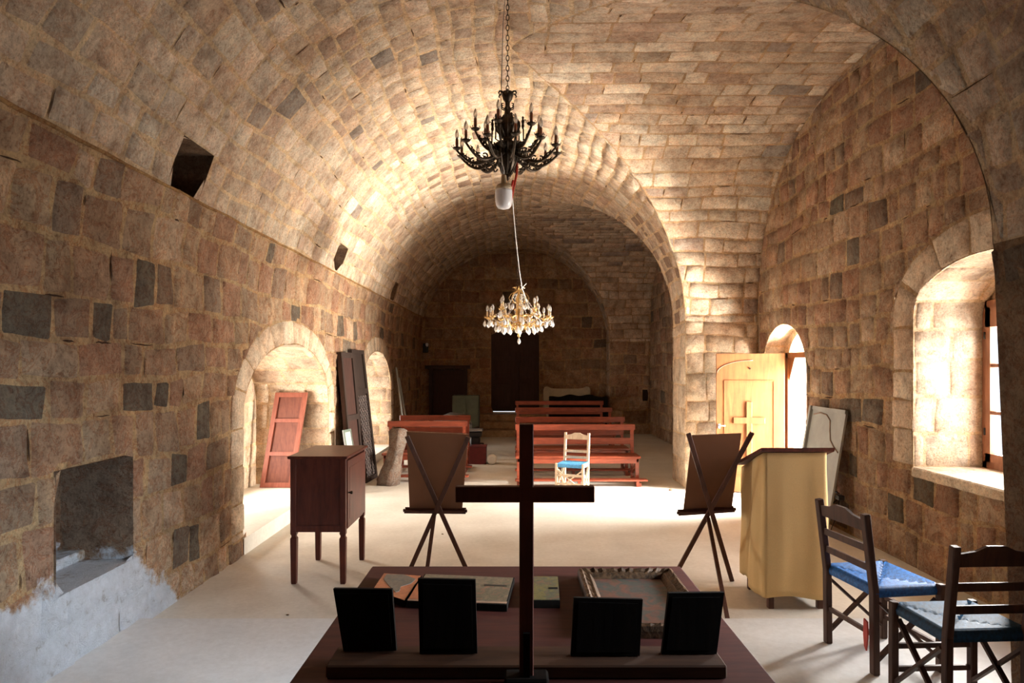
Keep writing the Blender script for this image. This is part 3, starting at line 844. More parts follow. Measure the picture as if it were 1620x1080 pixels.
# small frames seen from behind
def frame_back(corners, label, dy_top, grp):
    """corners: TL TR BR BL pixels; bottom stands on the ledge, leaning"""
    kb = (1.7 - PZ - 0.001) / ((corners[2][1] + corners[3][1]) / 2 - 578)
    ybase = F * kb
    c = [PX(*corners[3], kb), PX(*corners[2], kb)]
    kt = (ybase + dy_top) / F
    d = [PX(*corners[0], kt), PX(*corners[1], kt)]
    for q in c: q.z = PZ + 0.002
    ctr = (c[0] + c[1]) / 2
    o = thing('framed_icon', label, 'picture frame', ctr, 0, grp)
    A, B, Cc, D = [q - ctr for q in (c[0], c[1], d[1], d[0])]
    nrm = (B - A).cross(D - A).normalized()
    if nrm.y > 0: nrm = -nrm
    th = 0.016
    def slab4(P, off, thick, m=0, b=None):
        b = b or MB(); i = [b.vert(p + nrm * off) for p in P] + [b.vert(p + nrm * (off - thick)) for p in P]
        for f in ((0, 1, 2, 3), (7, 6, 5, 4), (0, 4, 5, 1), (1, 5, 6, 2), (2, 6, 7, 3), (3, 7, 4, 0)): b.face([i[j] for j in f], m)
        return b
    up = (D - A).normalized()
    lift = [Vector((0, 0, 0))] * 4
    fr = slab4([A, B, Cc, D], 0, th); fr.build('frame', M_EBONY, o)
    cc = (A + B + Cc + D) / 4
    inn = [cc + (p - cc) * 0.86 for p in (A, B, Cc, D)]
    slab4(inn, 0.004, 0.0035).build('backing_board', M_EBONY, o)
    # easel strut behind
    return o
G = 'framed icons on the ledge'
frame_back([(527, 931), (620, 932), (627, 1029), (543, 1030)], 'dark picture frame at the far left of the ledge, seen from behind and tilted', 0.015, G)
frame_back([(661, 915), (752, 917), (755, 1034), (664, 1034)], 'tallest dark picture frame on the ledge, seen from behind, left of the cross', 0.02, G)
frame_back([(908, 945), (1017, 948), (1012, 1038), (903, 1038)], 'widest dark picture frame on the ledge, seen from behind, right of the cross', 0.02, G)
frame_back([(1058, 938), (1146, 937), (1134, 1035), (1047, 1035)], 'dark picture frame at the right end of the ledge, seen from behind', 0.015, G)

# paintings lying on the table
def painting_mat(name, cols, scale=9, thr=None):
    m, nt, b = newmat(name)
    tc = N(nt, 'ShaderNodeTexCoord').outputs['Object']
    n1 = noise(nt, tc, scale, 4, 0.6, 1.2)
    st = [(0.3 + 0.4 * i / (len(cols) - 1), c) for i, c in enumerate(cols)]
    c = ramp(nt, n1, st)
    c = mix(nt, c, ramp(nt, noise(nt, tc, 60, 4, 0.7), [(0.3, (0.6, 0.6, 0.6)), (0.6, (1.1, 1.1, 1.1))]), 0.8, 'MULTIPLY')
    nt.links.new(c, b.inputs['Base Color']); b.inputs['Roughness'].default_value = 0.45
    return m
M_ORANGE = painting_mat('orange_paint', [(0.40, 0.095, 0.03), (0.50, 0.145, 0.05)])
M_SLATE = painting_mat('slate_paint', [(0.09, 0.075, 0.055), (0.15, 0.115, 0.085), (0.08, 0.085, 0.07)], 30)
M_OLDPAINT = painting_mat('mottled_paint', [(0.07, 0.06, 0.03), (0.22, 0.15, 0.09), (0.10, 0.09, 0.05), (0.28, 0.12, 0.07)], 22)
M_OLIVE = painting_mat('olive_paint', [(0.09, 0.075, 0.02), (0.17, 0.13, 0.035), (0.065, 0.075, 0.05), (0.24, 0.09, 0.04)], 25)
M_BLUEP = painting_mat('blue_grey_paint', [(0.06, 0.05, 0.025), (0.04, 0.055, 0.048), (0.15, 0.05, 0.03), (0.07, 0.055, 0.03)], 14)
M_EDGE = plain('pale_plank_edge', (0.36, 0.2, 0.12), 0.7)
def on_table(x, y, z=TZ):
    k = (1.7 - z) / (y - 578); return Vector(((x - 815) * k, F * k, z))
def flat(corner_px, th, label, name, cat, mats, blobs=()):
    P = [on_table(x, y, TZ + th) for x, y in corner_px]; ctr = sum(P, Vector()) / 4; ctr.z = TZ + 0.001
    o = thing(name, label, cat, ctr)
    Q = [(p.x - ctr.x, p.y - ctr.y) for p in P]
    b = MB(); b.prism(Q, 0, th, lambda u, v, h: (u, v, h)); b.build('panel', M_EBONY, o)
    Q2 = [(x * 0.97, y * 0.97) for x, y in Q]
    b = MB(); b.prism(Q2, th, th + 0.0015, lambda u, v, h: (u, v, h)); b.build('painted_face', mats[0], o)
    for mt, pts, nm in blobs:
        b = MB(); pp = [on_table(x, y, TZ + th) - ctr for x, y in pts]
        b.prism([(p.x, p.y) for p in pp], th + 0.001, th + 0.0026, lambda u, v, h: (u, v, h)); b.build(nm, mt, o)
    return o
flat([(589, 933), (640, 951), (667, 911), (607, 907)], 0.02, 'icon panel with orange paint around a grey shape, leftmost on the altar table', 'painted_icon', 'icon', [M_ORANGE],
     [(M_SLATE, [(614, 926), (619, 931), (626, 938), (632, 936), (634, 929), (650, 924), (658, 917), (640, 910), (612, 909), (607, 917)], 'grey_figure')])
flat([(643, 951), (802, 957), (814, 914), (672, 908)], 0.022, 'long mottled painted panel with an orange end lying behind the tallest frame', 'painted_icon', 'icon', [M_OLDPAINT],
     [(M_ORANGE, [(646, 949), (668, 950), (676, 930), (662, 922)], 'orange_corner'),
      (M_BLACK, [(766, 925.0), (801, 926.5), (802, 928.5), (766, 927.5)], 'dark_slot'),
      (M_EDGE, [(645, 948.5), (645, 951), (801, 956), (802, 953.2)], 'pale_edge')])
flat([(838, 950), (886, 950), (883, 912), (838, 912)], 0.025, 'small square olive painted panel lying just right of the cross', 'painted_icon', 'icon', [M_OLIVE],
     [(M_EBONY, [(868, 930), (882, 930), (882.5, 932.5), (868, 932.5)], 'dark_slot')])
# large framed painting
P = [on_table(x, y, TZ + 0.035) for x, y in ((943, 992), (1134, 992), (1063, 897), (913, 899))]
ctr = sum(P, Vector()) / 4; ctr.z = TZ + 0.001
o = thing('framed_painting', 'large painting in a carved gilt frame lying flat on the altar table', 'painting', ctr)
hx = (P[1].x - P[0].x + P[2].x - P[3].x) / 4; hy = (P[3].y - P[0].y) / 2
M_OLDGILT = plain('old_gilt', (0.08, 0.04, 0.018), 0.42, metal=0.45, nscale=70, var=0.7, b_=0.004)
b = MB()
def frame_ring(b, prof, hx, hy, sub=22):
    cor = [(-1, -1), (1, -1), (1, 1), (-1, 1)]; rings = []
    for r, z in prof:
        ring = []
        for i in range(4):
            (ax, ay), (bx_, by) = cor[i], cor[(i + 1) % 4]
            for j in range(sub):
                t_ = j / sub; ring.append(((lerp(ax, bx_, t_)) * (hx - r), (lerp(ay, by, t_)) * (hy - r), z + (0.0035 * math.sin(t_ * 60) if 0.01 < r < 0.03 else 0)))
        rings.append([b.vert(p) for p in ring])
    n = 4 * sub
    for A, B in zip(rings, rings[1:]):
        for j in range(n): b.face((A[j], A[(j + 1) % n], B[(j + 1) % n], B[j]))
frame_ring(b, [(0, 0), (0, 0.02), (0.004, 0.034), (0.014, 0.038), (0.022, 0.030), (0.034, 0.026), (0.040, 0.030), (0.048, 0.022), (0.056, 0.012), (0.056, 0.0), (0, 0)], hx, hy)
b.build('carved_frame', M_OLDGILT, o)
b = MB(); b.box((-hx + .05, -hy + .05, 0.004), (hx - .05, hy - .05, 0.011)); b.build('canvas', M_BLUEP, o)

# ------------------------------------------------------------------ cabinet on legs
kf, kb_ = 0.00491, 0.00556
cx0, cx1 = -1.748, -1.318; cy0, cy1 = F * kf, F * kb_
o = thing('cabinet', 'mahogany cabinet on four tapered legs standing at the left of the hall', 'cabinet', ((cx0 + cx1) / 2, (cy0 + cy1) / 2, 0))
hx, hy = (cx1 - cx0) / 2, (cy1 - cy0) / 2
zb0, zt0 = 0.405, 0.975
b = MB(); b.box((-hx + 0.012, -hy + 0.012, zb0), (hx - 0.012, hy - 0.012, zt0))
for sx in (-1, 1):                      # corner stiles
    for sy in (-1, 1):
        x = sx * (hx - 0.022); y = sy * (hy - 0.022); b.box((x - 0.022, y - 0.022, zb0 - 0.004), (x + 0.022, y + 0.022, zt0), bev=0.003)
for z0_, z1_ in ((zb0, zb0 + 0.05), (zt0 - 0.05, zt0)):
    b.box((-hx + 0.02, -hy + 0.004, z0_), (hx - 0.02, -hy + 0.02, z1_)); b.box((-hx + 0.02, hy - 0.02, z0_), (hx - 0.02, hy - 0.004, z1_)); b.box((-hx + 0.004, -hy + 0.02, z0_), (-hx + 0.02, hy - 0.02, z1_))
b.build('body', M_CAB, o)
b = MB(); b.box((-hx - 0.018, -hy - 0.018, zt0), (hx + 0.018, hy + 0.018, zt0 + 0.022), bev=0.005); b.build('top', M_CAB, o)
b = MB(); b.box((hx - 0.008, -hy + 0.05, zb0 + 0.02), (hx + 0.006, hy - 0.05, zt0 - 0.02), bev=0.003)
b.box((hx + 0.003, -hy + 0.105, zb0 + 0.08), (hx + 0.008, hy - 0.105, zt0 - 0.08), bev=0.002)
dr = b.build('door', M_CAB, o)
b = MB(); b.tube([(hx + 0.004, -hy + 0.078, 0.70), (hx + 0.02, -hy + 0.078, 0.70)], 0.006, 10); b.tube([(hx + 0.018, -hy + 0.078, 0.70), (hx + 0.024, -hy + 0.078, 0.70), (hx + 0.034, -hy + 0.078, 0.70), (hx + 0.039, -hy + 0.078, 0.70)], [0.007, 0.013, 0.013, 0.006], 12)
b.build('knob', M_BRONZE, dr)
for sx in (-1, 1):
    for sy in (-1, 1):
        x = sx * (hx - 0.024); y = sy * (hy - 0.024); b = MB()
        def sq(r, z): return [b.vert((x + r * a, y + r * c, z)) for a, c in ((-1, -1), (1, -1), (1, 1), (-1, 1))]
        rings = [sq(r, z) for r, z in ((0.018, 0), (0.020, 0.02), (0.024, 0.33), (0.024, 0.355), (0.017, 0.368), (0.017, 0.378), (0.023, 0.39), (0.023, zb0 - 0.002))]
        for A, B in zip(rings, rings[1:]):
            for i in range(4): b.face((A[i], A[(i + 1) % 4], B[(i + 1) % 4], B[i]))
        b.face(rings[0][::-1]); b.face(rings[-1]); b.build('leg', M_CAB, o)

# ------------------------------------------------------------------ easels (seen from behind)
def easel(cx, label, blabel, pts):
    """pts: feetL, feetR, topL, topR, cross, rear foot (world), ledge pair, board corners"""
    fL, fR, tL, tR, rf, l0, l1, brd = [Vector(p) for p in pts[:7]] + [pts[7]]
    base = Vector(((fL.x + fR.x) / 2, fL.y, 0))
    o = thing('easel', label, 'easel', base, 0, 'easels beyond the altar table')
    g = lambda p: Vector(p) - base
    for a, c in ((fL, tR), (fR, tL)):
        off = Vector((0, 0.0 if a is fL else 0.02, 0))
        b = MB(); b.bar(g(a) + off, g(c) + off, 0.034, 0.017, up=(0, 1, 0), bev=0.002); b.build('crossed_leg', M_EASEL, o)
    zc = l0.z
    hinge = Vector(((l0.x + l1.x) / 2, (l0.y + l1.y) / 2 - 0.05, zc - 0.01))
    b = MB(); b.bar(g(rf), g(hinge), 0.028, 0.017, up=(0, 1, 0), bev=0.002); b.build('rear_leg', M_EASEL, o)
    b = MB(); b.bar(g(l0), g(l1), 0.05, 0.018, up=(0, 0, 1), bev=0.002)
    d = (l1 - l0).normalized(); fwd = Vector((-d.y, d.x, 0))
    b.bar(g(l0) + fwd * 0.035 + Vector((0, 0, .012)), g(l1) + fwd * 0.035 + Vector((0, 0, .012)), 0.012, 0.03, up=(0, 0, 1))
    b.bar(g(l0) + Vector((0, 0.0, .0)), g(l0) + Vector((0, 0, .02)), 0.02, 0.02); b.bar(g(l1), g(l1) + Vector((0, 0, .02)), 0.02, 0.02)
    b.build('ledge', M_EASEL, o)
    P = [Vector(p) for p in brd]; c = (P[0] + P[1]) / 2
    q = thing('picture_board', blabel, 'picture', c, 0, 'boards resting on the easels')
    P = [p - c for p in P]; nrm = (P[1] - P[0]).cross(P[3] - P[0]).normalized()
    if nrm.y < 0: nrm = -nrm
    def sl(Pp, a, bb):
        b = MB(); i = [b.vert(p + nrm * a) for p in Pp] + [b.vert(p + nrm * bb) for p in Pp]
        for f in ((3, 2, 1, 0), (4, 5, 6, 7), (0, 1, 5, 4), (1, 2, 6, 5), (2, 3, 7, 6), (3, 0, 4, 7)): b.face([i[j] for j in f])
        return b
    sl(P, 0, 0.012).build('backing', M_BOARD, q)
    cc = sum(P, Vector()) / 4
    sl([cc + (p - cc) * 1.0 for p in P], 0.0125, 0.02).build('painting', M_OLDPAINT, q)
    return o
e1 = [(-0.87, 5.40, 0), (-0.35, 5.40, 0), PX(643, 690, .0047), PX(741, 691, .0047), (-0.655, 4.80, 0),
      PX(640, 809, .00489), PX(737, 810, .00489), [PX(648, 806, .00492), PX(731, 807, .00492), PX(741, 687, .00478), PX(643, 683, .00478)]]
easel(-0.61, 'dark wooden easel behind the altar table, near the cabinet', 'brown-backed board resting on the left easel', e1)
e2 = [(1.25, 5.42, 0), (1.71, 5.36, 0), PX(1090, 686, .0046), PX(1190, 684, .0046), (1.42, 4.56, 0),
      PX(1073, 813, .00489), PX(1162, 807, .00484), [PX(1081, 810, .00492), PX(1158, 804, .00487), PX(1173, 686, .00475), PX(1095, 689, .00480)]]
easel(1.48, 'dark wooden easel standing beside the cloth-covered lectern', 'brown-backed board resting on the right easel', e2)

# ------------------------------------------------------------------ lectern with cloth
o = thing('lectern', 'slant-topped wooden lectern hidden under a cream cloth, right of the easel', 'lectern', (1.95, 5.0, 0))
LX0, LX1, LY0, LY1 = -0.205, 0.215, -0.24, 0.235
for x in (LX0 + 0.045, LX1 - 0.03):
    for y in (LY0 + 0.03, LY1 - 0.04):
        b = MB(); b.box((x - 0.02, y - 0.02, 0.0), (x + 0.02, y + 0.02, 0.93 if y > 0 else 1.06), bev=0.003); b.build('leg', M_EASEL, o)
b = MB()
for x in (LX0 + 0.045, LX1 - 0.03): b.bar((x, LY0 + .04, 0.35), (x, LY1 - .05, 0.35), 0.02, 0.03)
b.bar((LX0 + .05, 0, 0.35), (LX1 - .03, 0, 0.35), 0.02, 0.03); b.build('stretcher', M_EASEL, o)
b = MB()
Tn, Tf = 1.105, 0.935
pr_ = [(LY0 - 0.035, Tn), (LY1 + 0.02, Tf), (LY1 + 0.02, Tf + 0.024), (LY0 - 0.045, Tn + 0.027)]
b.prism(pr_, LX0 - 0.045, LX1 + 0.045, lambda u, v, h: (h, u, v)); b.build('sloping_top', M_CAB, o)
b = MB()     # cloth hung around all four sides with soft folds
per = []
cor = [(LX0, LY1), (LX0, LY0), (LX1, LY0), (LX1, LY1)]
segs = [(cor[i], cor[(i + 1) % 4]) for i in range(4)]; NP = 40
cr_ = random.Random(3)
ph = [cr_.uniform(0, 6.28) for _ in range(6)]
for (ax, ay), (bx_, by) in segs:
    for j in range(NP):
        t_ = j / NP; nx, ny = (ay - by), (bx_ - ax); L_ = math.hypot(nx, ny)
        per.append((lerp(ax, bx_, t_), lerp(ay, by, t_), -nx / L_ * -1, -ny / L_ * -1, t_))
NV = 26; rows = []
for v in range(NV + 1):
    tv_ = v / NV; row = []
    for i, (x, y, nx, ny, t_) in enumerate(per):
        ztop = lerp(Tn - 0.012, Tf - 0.012, (y - LY0) / (LY1 - LY0))
        zbot = 0.085 + 0.012 * math.sin(i * 0.13 + 1)
        if i < NP: zbot += 0.02 * (1 - t_)
        z = lerp(ztop, zbot, tv_)
        side = i // NP
        amp = (0.014 if side == 0 else 0.0045) * (0.2 + tv_)
        f_ = math.sin(i * 0.24 + ph[0] + tv_) * 0.7 + math.sin(i * 0.11 + ph[1] + tv_ * 1.2) * 0.9 + 0.15 * math.sin(i * 0.6 + ph[2])
        edge = min(t_, 1 - t_) * 6; edge = min(1, edge)
        off = 0.008 + amp * f_ * edge + 0.012 * tv_ + 0.004 * math.sin(tv_ * 9 + i * .05)
        row.append(b.vert((x - nx * -1 * 0 + (-nx) * off * -1 * -1, y + (-ny) * off * -1 * -1, z)))
    rows.append(row)
n = len(per)
for A, B in zip(rows, rows[1:]):
    for i in range(n): b.face((A[i], B[i], B[(i + 1) % n], A[(i + 1) % n]), 0, True)
cl = b.build('cloth', M_CLOTH, o); cl['label'] = 'cream cloth hanging to just above the floor'
sm_ = cl.modifiers.new('solid', 'SOLIDIFY'); sm_.thickness = 0.003; sm_.offset = 0

# ------------------------------------------------------------------ ladder back chairs
def chair_parts(wood, rope, W=0.41, D=0.40, SH=0.43, H=0.82, label=None, light=False):
    o = thing('ladderback_chair', label, 'chair')
    hw, hd = W / 2, D / 2; r = 0.036 if not light else 0.03
    rk = 0.05
    for s in (-1, 1):
        b = MB(); x = s * (hw - 0.02)
        b.bar((x, -hd + 0.02, 0), (x, -hd + 0.015, SH), r, r * 1.1, up=(1, 0, 0), bev=0.004); b.bar((x, -hd + 0.015, SH - 0.01), (x, -hd + 0.015 - rk, H), r, r * 1.1, up=(1, 0, 0), bev=0.004)
        b.build('back_post', wood, o)
        b = MB(); b.bar((s * hw, hd - 0.02, 0), (s * hw, hd - 0.02, SH + 0.022), r * 1.08, r * 1.08, up=(1, 0, 0), bev=0.005); b.build('front_leg', wood, o)
    zs_ = [SH + 0.11, SH + 0.21] if not light else [SH + 0.07, SH + 0.15]
    def yb(z): return -hd + 0.015 - rk * (z - SH) / (H - SH)
    for z in zs_:
        b = MB(); b.box((-hw + 0.03, yb(z) - 0.008, z - 0.018), (hw - 0.03, yb(z) + 0.008, z + 0.018), bev=0.003); b.build('back_slat', wood, o)
    b = MB(); zt = H - 0.035
    outl = [(-hw + 0.03, zt - 0.055), (hw - 0.03, zt - 0.055), (hw - 0.03, zt), (hw * 0.45, zt + 0.012), (hw * 0.2, zt + 0.034), (-hw * 0.2, zt + 0.034), (-hw * 0.45, zt + 0.012), (-hw + 0.03, zt)]
    b.prism(outl, -0.009, 0.009, lambda u, v, h: (u, yb(v) + h, v)); tr_ = b.build('top_rail', wood, o); fix_normals(tr_)
    # woven seat: four triangles of cord running round the rails
    b = MB(); n = 26; g = {}
    for i in range(n + 1):
        for j in range(n + 1):
            u, v = i / n * 2 - 1, j / n * 2 - 1
            m_ = max(abs(u), abs(v)); d = abs(abs(u) - abs(v))
            z = SH + 0.006 * math.cos(m_ * math.pi * 13) + (0.008 if d > 0.04 else 0.0) + 0.012 * m_ ** 4 - 0.012 * (1 - m_)
            if m_ > 0.99: z = SH - 0.012
            g[i, j] = b.vert((u * (hw - 0.0), v * (hd - 0.012), z))
    for i in range(n):
        for j in range(n): b.face((g[i, j], g[i + 1, j], g[i + 1, j + 1], g[i, j + 1]), 0, True)
    rim = [g[i, 0] for i in range(n)] + [g[n, j] for j in range(n)] + [g[i, n] for i in range(n, 0, -1)] + [g[0, j] for j in range(n, 0, -1)]
    lowr = []
    for k in rim: p = b.v[k]; lowr.append(b.vert((p[0] * 0.985, p[1] * 0.985, SH - 0.034)))
    m_ = len(rim)
    for k in range(m_): b.face((rim[(k + 1) % m_], rim[k], lowr[k], lowr[(k + 1) % m_]), 0, True)
    b.face(lowr)
    st = b.build('woven_seat', rope, o); st['label'] = 'blue cord seat'
    # X braces on the sides, rungs front and back
    for s in (-1, 1):
        x = s * (hw - 0.012)
        for (a, c) in (((0.07), (SH - 0.06)), ((SH - 0.06), (0.07))):
            b = MB(); b.bar((x + (0.008 if a < c else -0.008) * s * -1, -hd + 0.03, a), (x + (0.008 if a < c else -0.008) * s * -1, hd - 0.03, c), 0.014, 0.028, up=(1, 0, 0)); b.build('cross_brace', wood, o)
    for y, z in ((-hd + 0.018, 0.20), (hd - 0.02, 0.13), (hd - 0.02, 0.24)):
        b = MB(); b.bar((-hw + 0.015, y, z), (hw - 0.015, y, z), 0.016, 0.024); b.build('rung', wood, o)
    if light:
        for (a, c) in ((0.06, SH - 0.07), (SH - 0.07, 0.06)):
            b = MB(); yy = hd - 0.03 + (0.008 if a < c else -0.008); b.bar((-hw + 0.02, yy, a), (hw - 0.02, yy, c), 0.014, 0.024, up=(0, 1, 0)); b.build('cross_brace', wood, o)
    return o
# chair 1: faces the right wall
ch = chair_parts(M_CHAIRW, M_ROPE, W=0.44, D=0.40, label='dark ladder-back chair with bright blue cord seat, turned towards the right wall')
ch.location = (2.065, 3.86, PLAT_Z); ch.rotation_euler = (0, 0, math.radians(-90 + 8)); ch.scale = (1.05, 1.03, 1.04)
b = MB(); b.prism([(0, 0.28), (0.03, 0.27), (0.034, 0.19), (0.02, 0.12), (0.004, 0.14), (-0.004, 0.2)], -0.004, 0.004, lambda u, v, h: (-0.195 + u * 0.9, -0.222 + h, v)); rt = b.build('red_tag', M_RED, ch); rt['label'] = 'red strip of plastic tied to the post'; fix_normals(rt)
rt.location = (0.37, 0, 0)
ch['group'] = 'dark ladder-back chairs by the altar'
ch2 = copy_tree(ch)
for c_ in list(ch2.children):
    if c_.name.startswith('red_tag'): bpy.data.objects.remove(c_)
    elif c_.name.startswith('woven_seat'):
        c_.data = c_.data.copy(); c_.data.materials[0] = M_ROPE_D; c_['label'] = 'dark navy cord seat'
ch2['label'] = 'dark ladder-back chair with navy cord seat at the right edge, its back towards the altar'
ch2.location = (2.09, 3.22, PLAT_Z); ch2.rotation_euler = (0, 0, math.radians(3)); ch2.scale = (0.92, 1, 1.04)
# pale chair in front of the pews
c3 = chair_parts(M_PALEW, M_ROPE_L, W=0.37, D=0.33, SH=0.38, H=0.78, light=True, label='small pale wooden chair with sky blue cord seat in front of the pews')
c3.location = (0.775, 9.17, 0); c3.rotation_euler = (0, 0, math.radians(158))

# ------------------------------------------------------------------ pews
def pew(x0, x1, yb_, H=0.82, label='', group=None, rows=2, mat=None):
    mat = mat or M_PEW; L = x1 - x0
    o = thing('pew', label, 'pew', (x0 + L / 2, yb_, 0), 0, group); h = L / 2
    for s in (-1, 1):
        b = MB(); x = s * (h - 0.05)
        b.bar((x, 0.0, 0), (x, 0.05, H - 0.01), 0.05, 0.035, up=(0, 1, 0)); b.bar((x, -0.40, 0), (x, -0.40, 0.37), 0.05, 0.035, up=(0, 1, 0))
        b.bar((x, -0.44, 0.345), (x, 0.04, 0.345), 0.03, 0.05); b.bar((x, -0.62, 0.025), (x, 0.02, 0.025), 0.045, 0.05)
        b.bar((x, 0.03, 0.10), (x, -0.38, 0.30), 0.025, 0.04)
        b.build('end_frame', mat, o)
    b = MB(); b.box((-h, -0.45, 0.365), (h, -0.05, 0.405), bev=0.012); b.box((-h + 0.03, -0.44, 0.30), (h - 0.03, -0.42, 0.365)); b.build('seat', mat, o)
    b = MB(); b.bar((-h + 0.0, 0.045, H - 0.045), (h, 0.045, H - 0.045), 0.035, 0.09, bev=0.008); b.build('top_rail', mat, o)
    b = MB(); b.bar((-h + 0.04, 0.03, H - 0.25), (h - 0.04, 0.03, H - 0.25), 0.022, 0.10, bev=0.004); b.build('back_board', mat, o)
    b = MB(); b.box((-h, -0.64, 0.075), (h + 0.06, -0.50, 0.10), bev=0.004)
    for s in (-1, 0, 1): b.box((s * (h - 0.08) - 0.02, -0.63, 0), (s * (h - 0.08) + 0.02, -0.51, 0.075))
    b.build('kneeler', mat, o)
    return o
pew(0.0, 1.80, 10.2, label='nearest red-brown pew on the right, just behind the pale chair', group='pews in the right-hand row')
pew(0.0, 1.80, 11.15, H=0.86, label='second red-brown pew of the right-hand row, counted from the pale chair', group='pews in the right-hand row')
pew(0.0, 1.90, 13.3, H=0.88, label='third red-brown pew of the right-hand row, counted from the pale chair', group='pews in the right-hand row')
pew(0.0, 2.0, 15.4, H=0.9, label='last red-brown pew on the right, in front of the cream backboard', group='pews in the right-hand row')
pew(-1.98, -0.74, 10.55, H=0.84, label='red-brown pew on the left, behind the left easel', group='pews on the left')
pew(-1.95, -0.75, 11.5, H=0.86, label='red-brown pew second from the left easel, against the dark end', group='pews on the left')

# ------------------------------------------------------------------ chandeliers
def scroll_arm(r0, z0, r1, z1, sag, rad, mat_i=0, curl=True):
    """arm in the r-z plane: out and down from (r0,z0), sagging, up to (r1,z1)"""
    pts = []
    for i in range(15):
        t_ = i / 14
        r_ = lerp(r0, r1, t_); z_ = lerp(z0, z1, t_) - sag * math.sin(math.pi * min(1, t_ * 1.0)) * (1 + 0.4 * t_)
        pts.append((r_, 0, z_))
    b = MB(); b.tube(pts, [rad * (1.2 - 0.5 * i / 14) for i in range(15)], 7)
    if curl:
        for (cr0, cz0, a0, s_, sg) in ((0.42, 0.018, 0.5, 0.026, 1), (0.62, 0.02, 2.0, 0.022, -1), (0.8, 0.012, 0.2, 0.02, 1), (0.25, -0.03, 3.4, 0.03, 1)):
            r_ = lerp(r0, r1, cr0); i0 = int(cr0 * 14); zc_ = pts[i0][2] + cz0 * (1 if cz0 > 0 else 1)
            sp = []
            for i in range(12):
                a = a0 + sg * i * 0.5; q = s_ * (1 - i / 14)
                sp.append((r_ + q * math.cos(a), 0.0, zc_ + q * math.sin(a)))
            b.tube(sp, rad * 0.55, 5)
            b.lathe([(0.001, -0.006), (0.008, 0.0), (0.001, 0.007)], (sp[-1][0], 0, sp[-1][2]), 6)
        for q in (0.3, 0.5, 0.72, 0.9):      # leaf tips
            p = pts[int(q * 14)]; b.tube([p, (p[0] - 0.006, 0.008, p[2] + 0.02), (p[0] + 0.008, 0.0, p[2] + 0.034)], [rad * 0.7, rad * 0.7, rad * 0.2], 5)
    return b
def candle(parent, r, z, h, mat, brad=0.0105, pan_mat=None, drop=None, bulb=True):
    b = MB(); b.lathe([(0.004, -0.022), (0.012, -0.014), (0.03, -0.004), (0.036, 0.006), (0.033, 0.007), (0.012, 0.0), (0.010, 0.012), (0.004, 0.013)], (r, 0, z), 12)
    for i in range(8):
        a = math.pi * 2 * i / 8; b.tube([(r + 0.034 * math.cos(a), 0.034 * math.sin(a), z + 0.006), (r + 0.042 * math.cos(a), 0.042 * math.sin(a), z + 0.016), (r + 0.036 * math.cos(a), 0.036 * math.sin(a), z + 0.02)], 0.0025, 4)
    dp = b.build('drip_pan', pan_mat, parent)
    b = MB(); b.lathe([(brad, 0.005), (brad, h), (brad * 0.5, h + 0.001)], (r, 0, z), 10); b.build('candle_sleeve', mat, parent)
    if bulb:
        b = MB(); b.lathe([(0.006, h), (0.012, h + 0.012), (0.0165, h + 0.03), (0.014, h + 0.05), (0.007, h + 0.068), (0.002, h + 0.078)], (r, 0, z), 12)
        b.build('bulb', M_BULB, parent)
def chain(p0, p1, name, mat, parent, link=0.034, rad=0.0028, w=0.009):
    p0 = Vector(p0); p1 = Vector(p1); L = (p1 - p0).length; n = int(L / (link * 0.78)); d = (p1 - p0) / n
    b = MB()
    for i in range(n + 1):
        c = p0 + d * i; pts = []
        for j in range(10):
            a = 2 * math.pi * j / 10; x = w * math.cos(a); z = (link / 2) * math.sin(a)
            pts.append(c + (Vector((x, 0, z)) if i % 2 == 0 else Vector((0, x, z))))
        b.tube(pts, rad, 5, closed=True)
    return b.build(name, mat, parent)

CHX, CHY = (803 - 815) * 0.005, 5.40
CHZ = 3.40
o = thing('chandelier', 'dark bronze chandelier with brown candle sleeves hanging from a chain nearest the camera', 'chandelier', (CHX, CHY, CHZ))
b = MB()
b.lathe([(0.004, -0.24), (0.016, -0.225), (0.03, -0.20), (0.022, -0.185), (0.045, -0.16), (0.075, -0.10), (0.088, -0.04), (0.092, 0.0), (0.075, 0.012), (0.10, 0.02), (0.11, 0.035), (0.10, 0.05), (0.06, 0.06), (0.035, 0.08),
         (0.04, 0.11), (0.075, 0.15), (0.09, 0.19), (0.085, 0.22), (0.055, 0.255), (0.03, 0.28), (0.022, 0.31), (0.03, 0.33), (0.018, 0.35), (0.02, 0.38), (0.035, 0.40), (0.045, 0.43), (0.05, 0.455), (0.035, 0.465), (0.01, 0.475)], n=20)
for k in range(12):                       # ribs and leaf ornament on the urns
    a = 2 * math.pi * k / 12; ca, sa = math.cos(a), math.sin(a)
    b.tube([(r_ * ca, r_ * sa, z_) for r_, z_ in ((0.03, -0.19), (0.062, -0.13), (0.088, -0.06), (0.098, 0.0), (0.115, 0.03), (0.12, 0.045))], 0.007, 5)
    b.tube([(r_ * ca, r_ * sa, z_) for r_, z_ in ((0.04, 0.10), (0.08, 0.145), (0.098, 0.19), (0.094, 0.225), (0.06, 0.26))], 0.006, 5)
for k in range(6):
    a = 2 * math.pi * (k + .5) / 6; ca, sa = math.cos(a), math.sin(a)
    b.tube([(r_ * ca, r_ * sa, z_) for r_, z_ in ((0.03, 0.44), (0.055, 0.458), (0.072, 0.455), (0.08, 0.44), (0.073, 0.43))], [0.009, 0.008, 0.007, 0.006, 0.004], 6)
    b.tube([(r_ * ca, r_ * sa, z_) for r_, z_ in ((0.02, 0.32), (0.05, 0.335), (0.055, 0.36), (0.04, 0.365))], 0.005, 5)
b.build('central_stem', M_BRONZE, o)
first = None
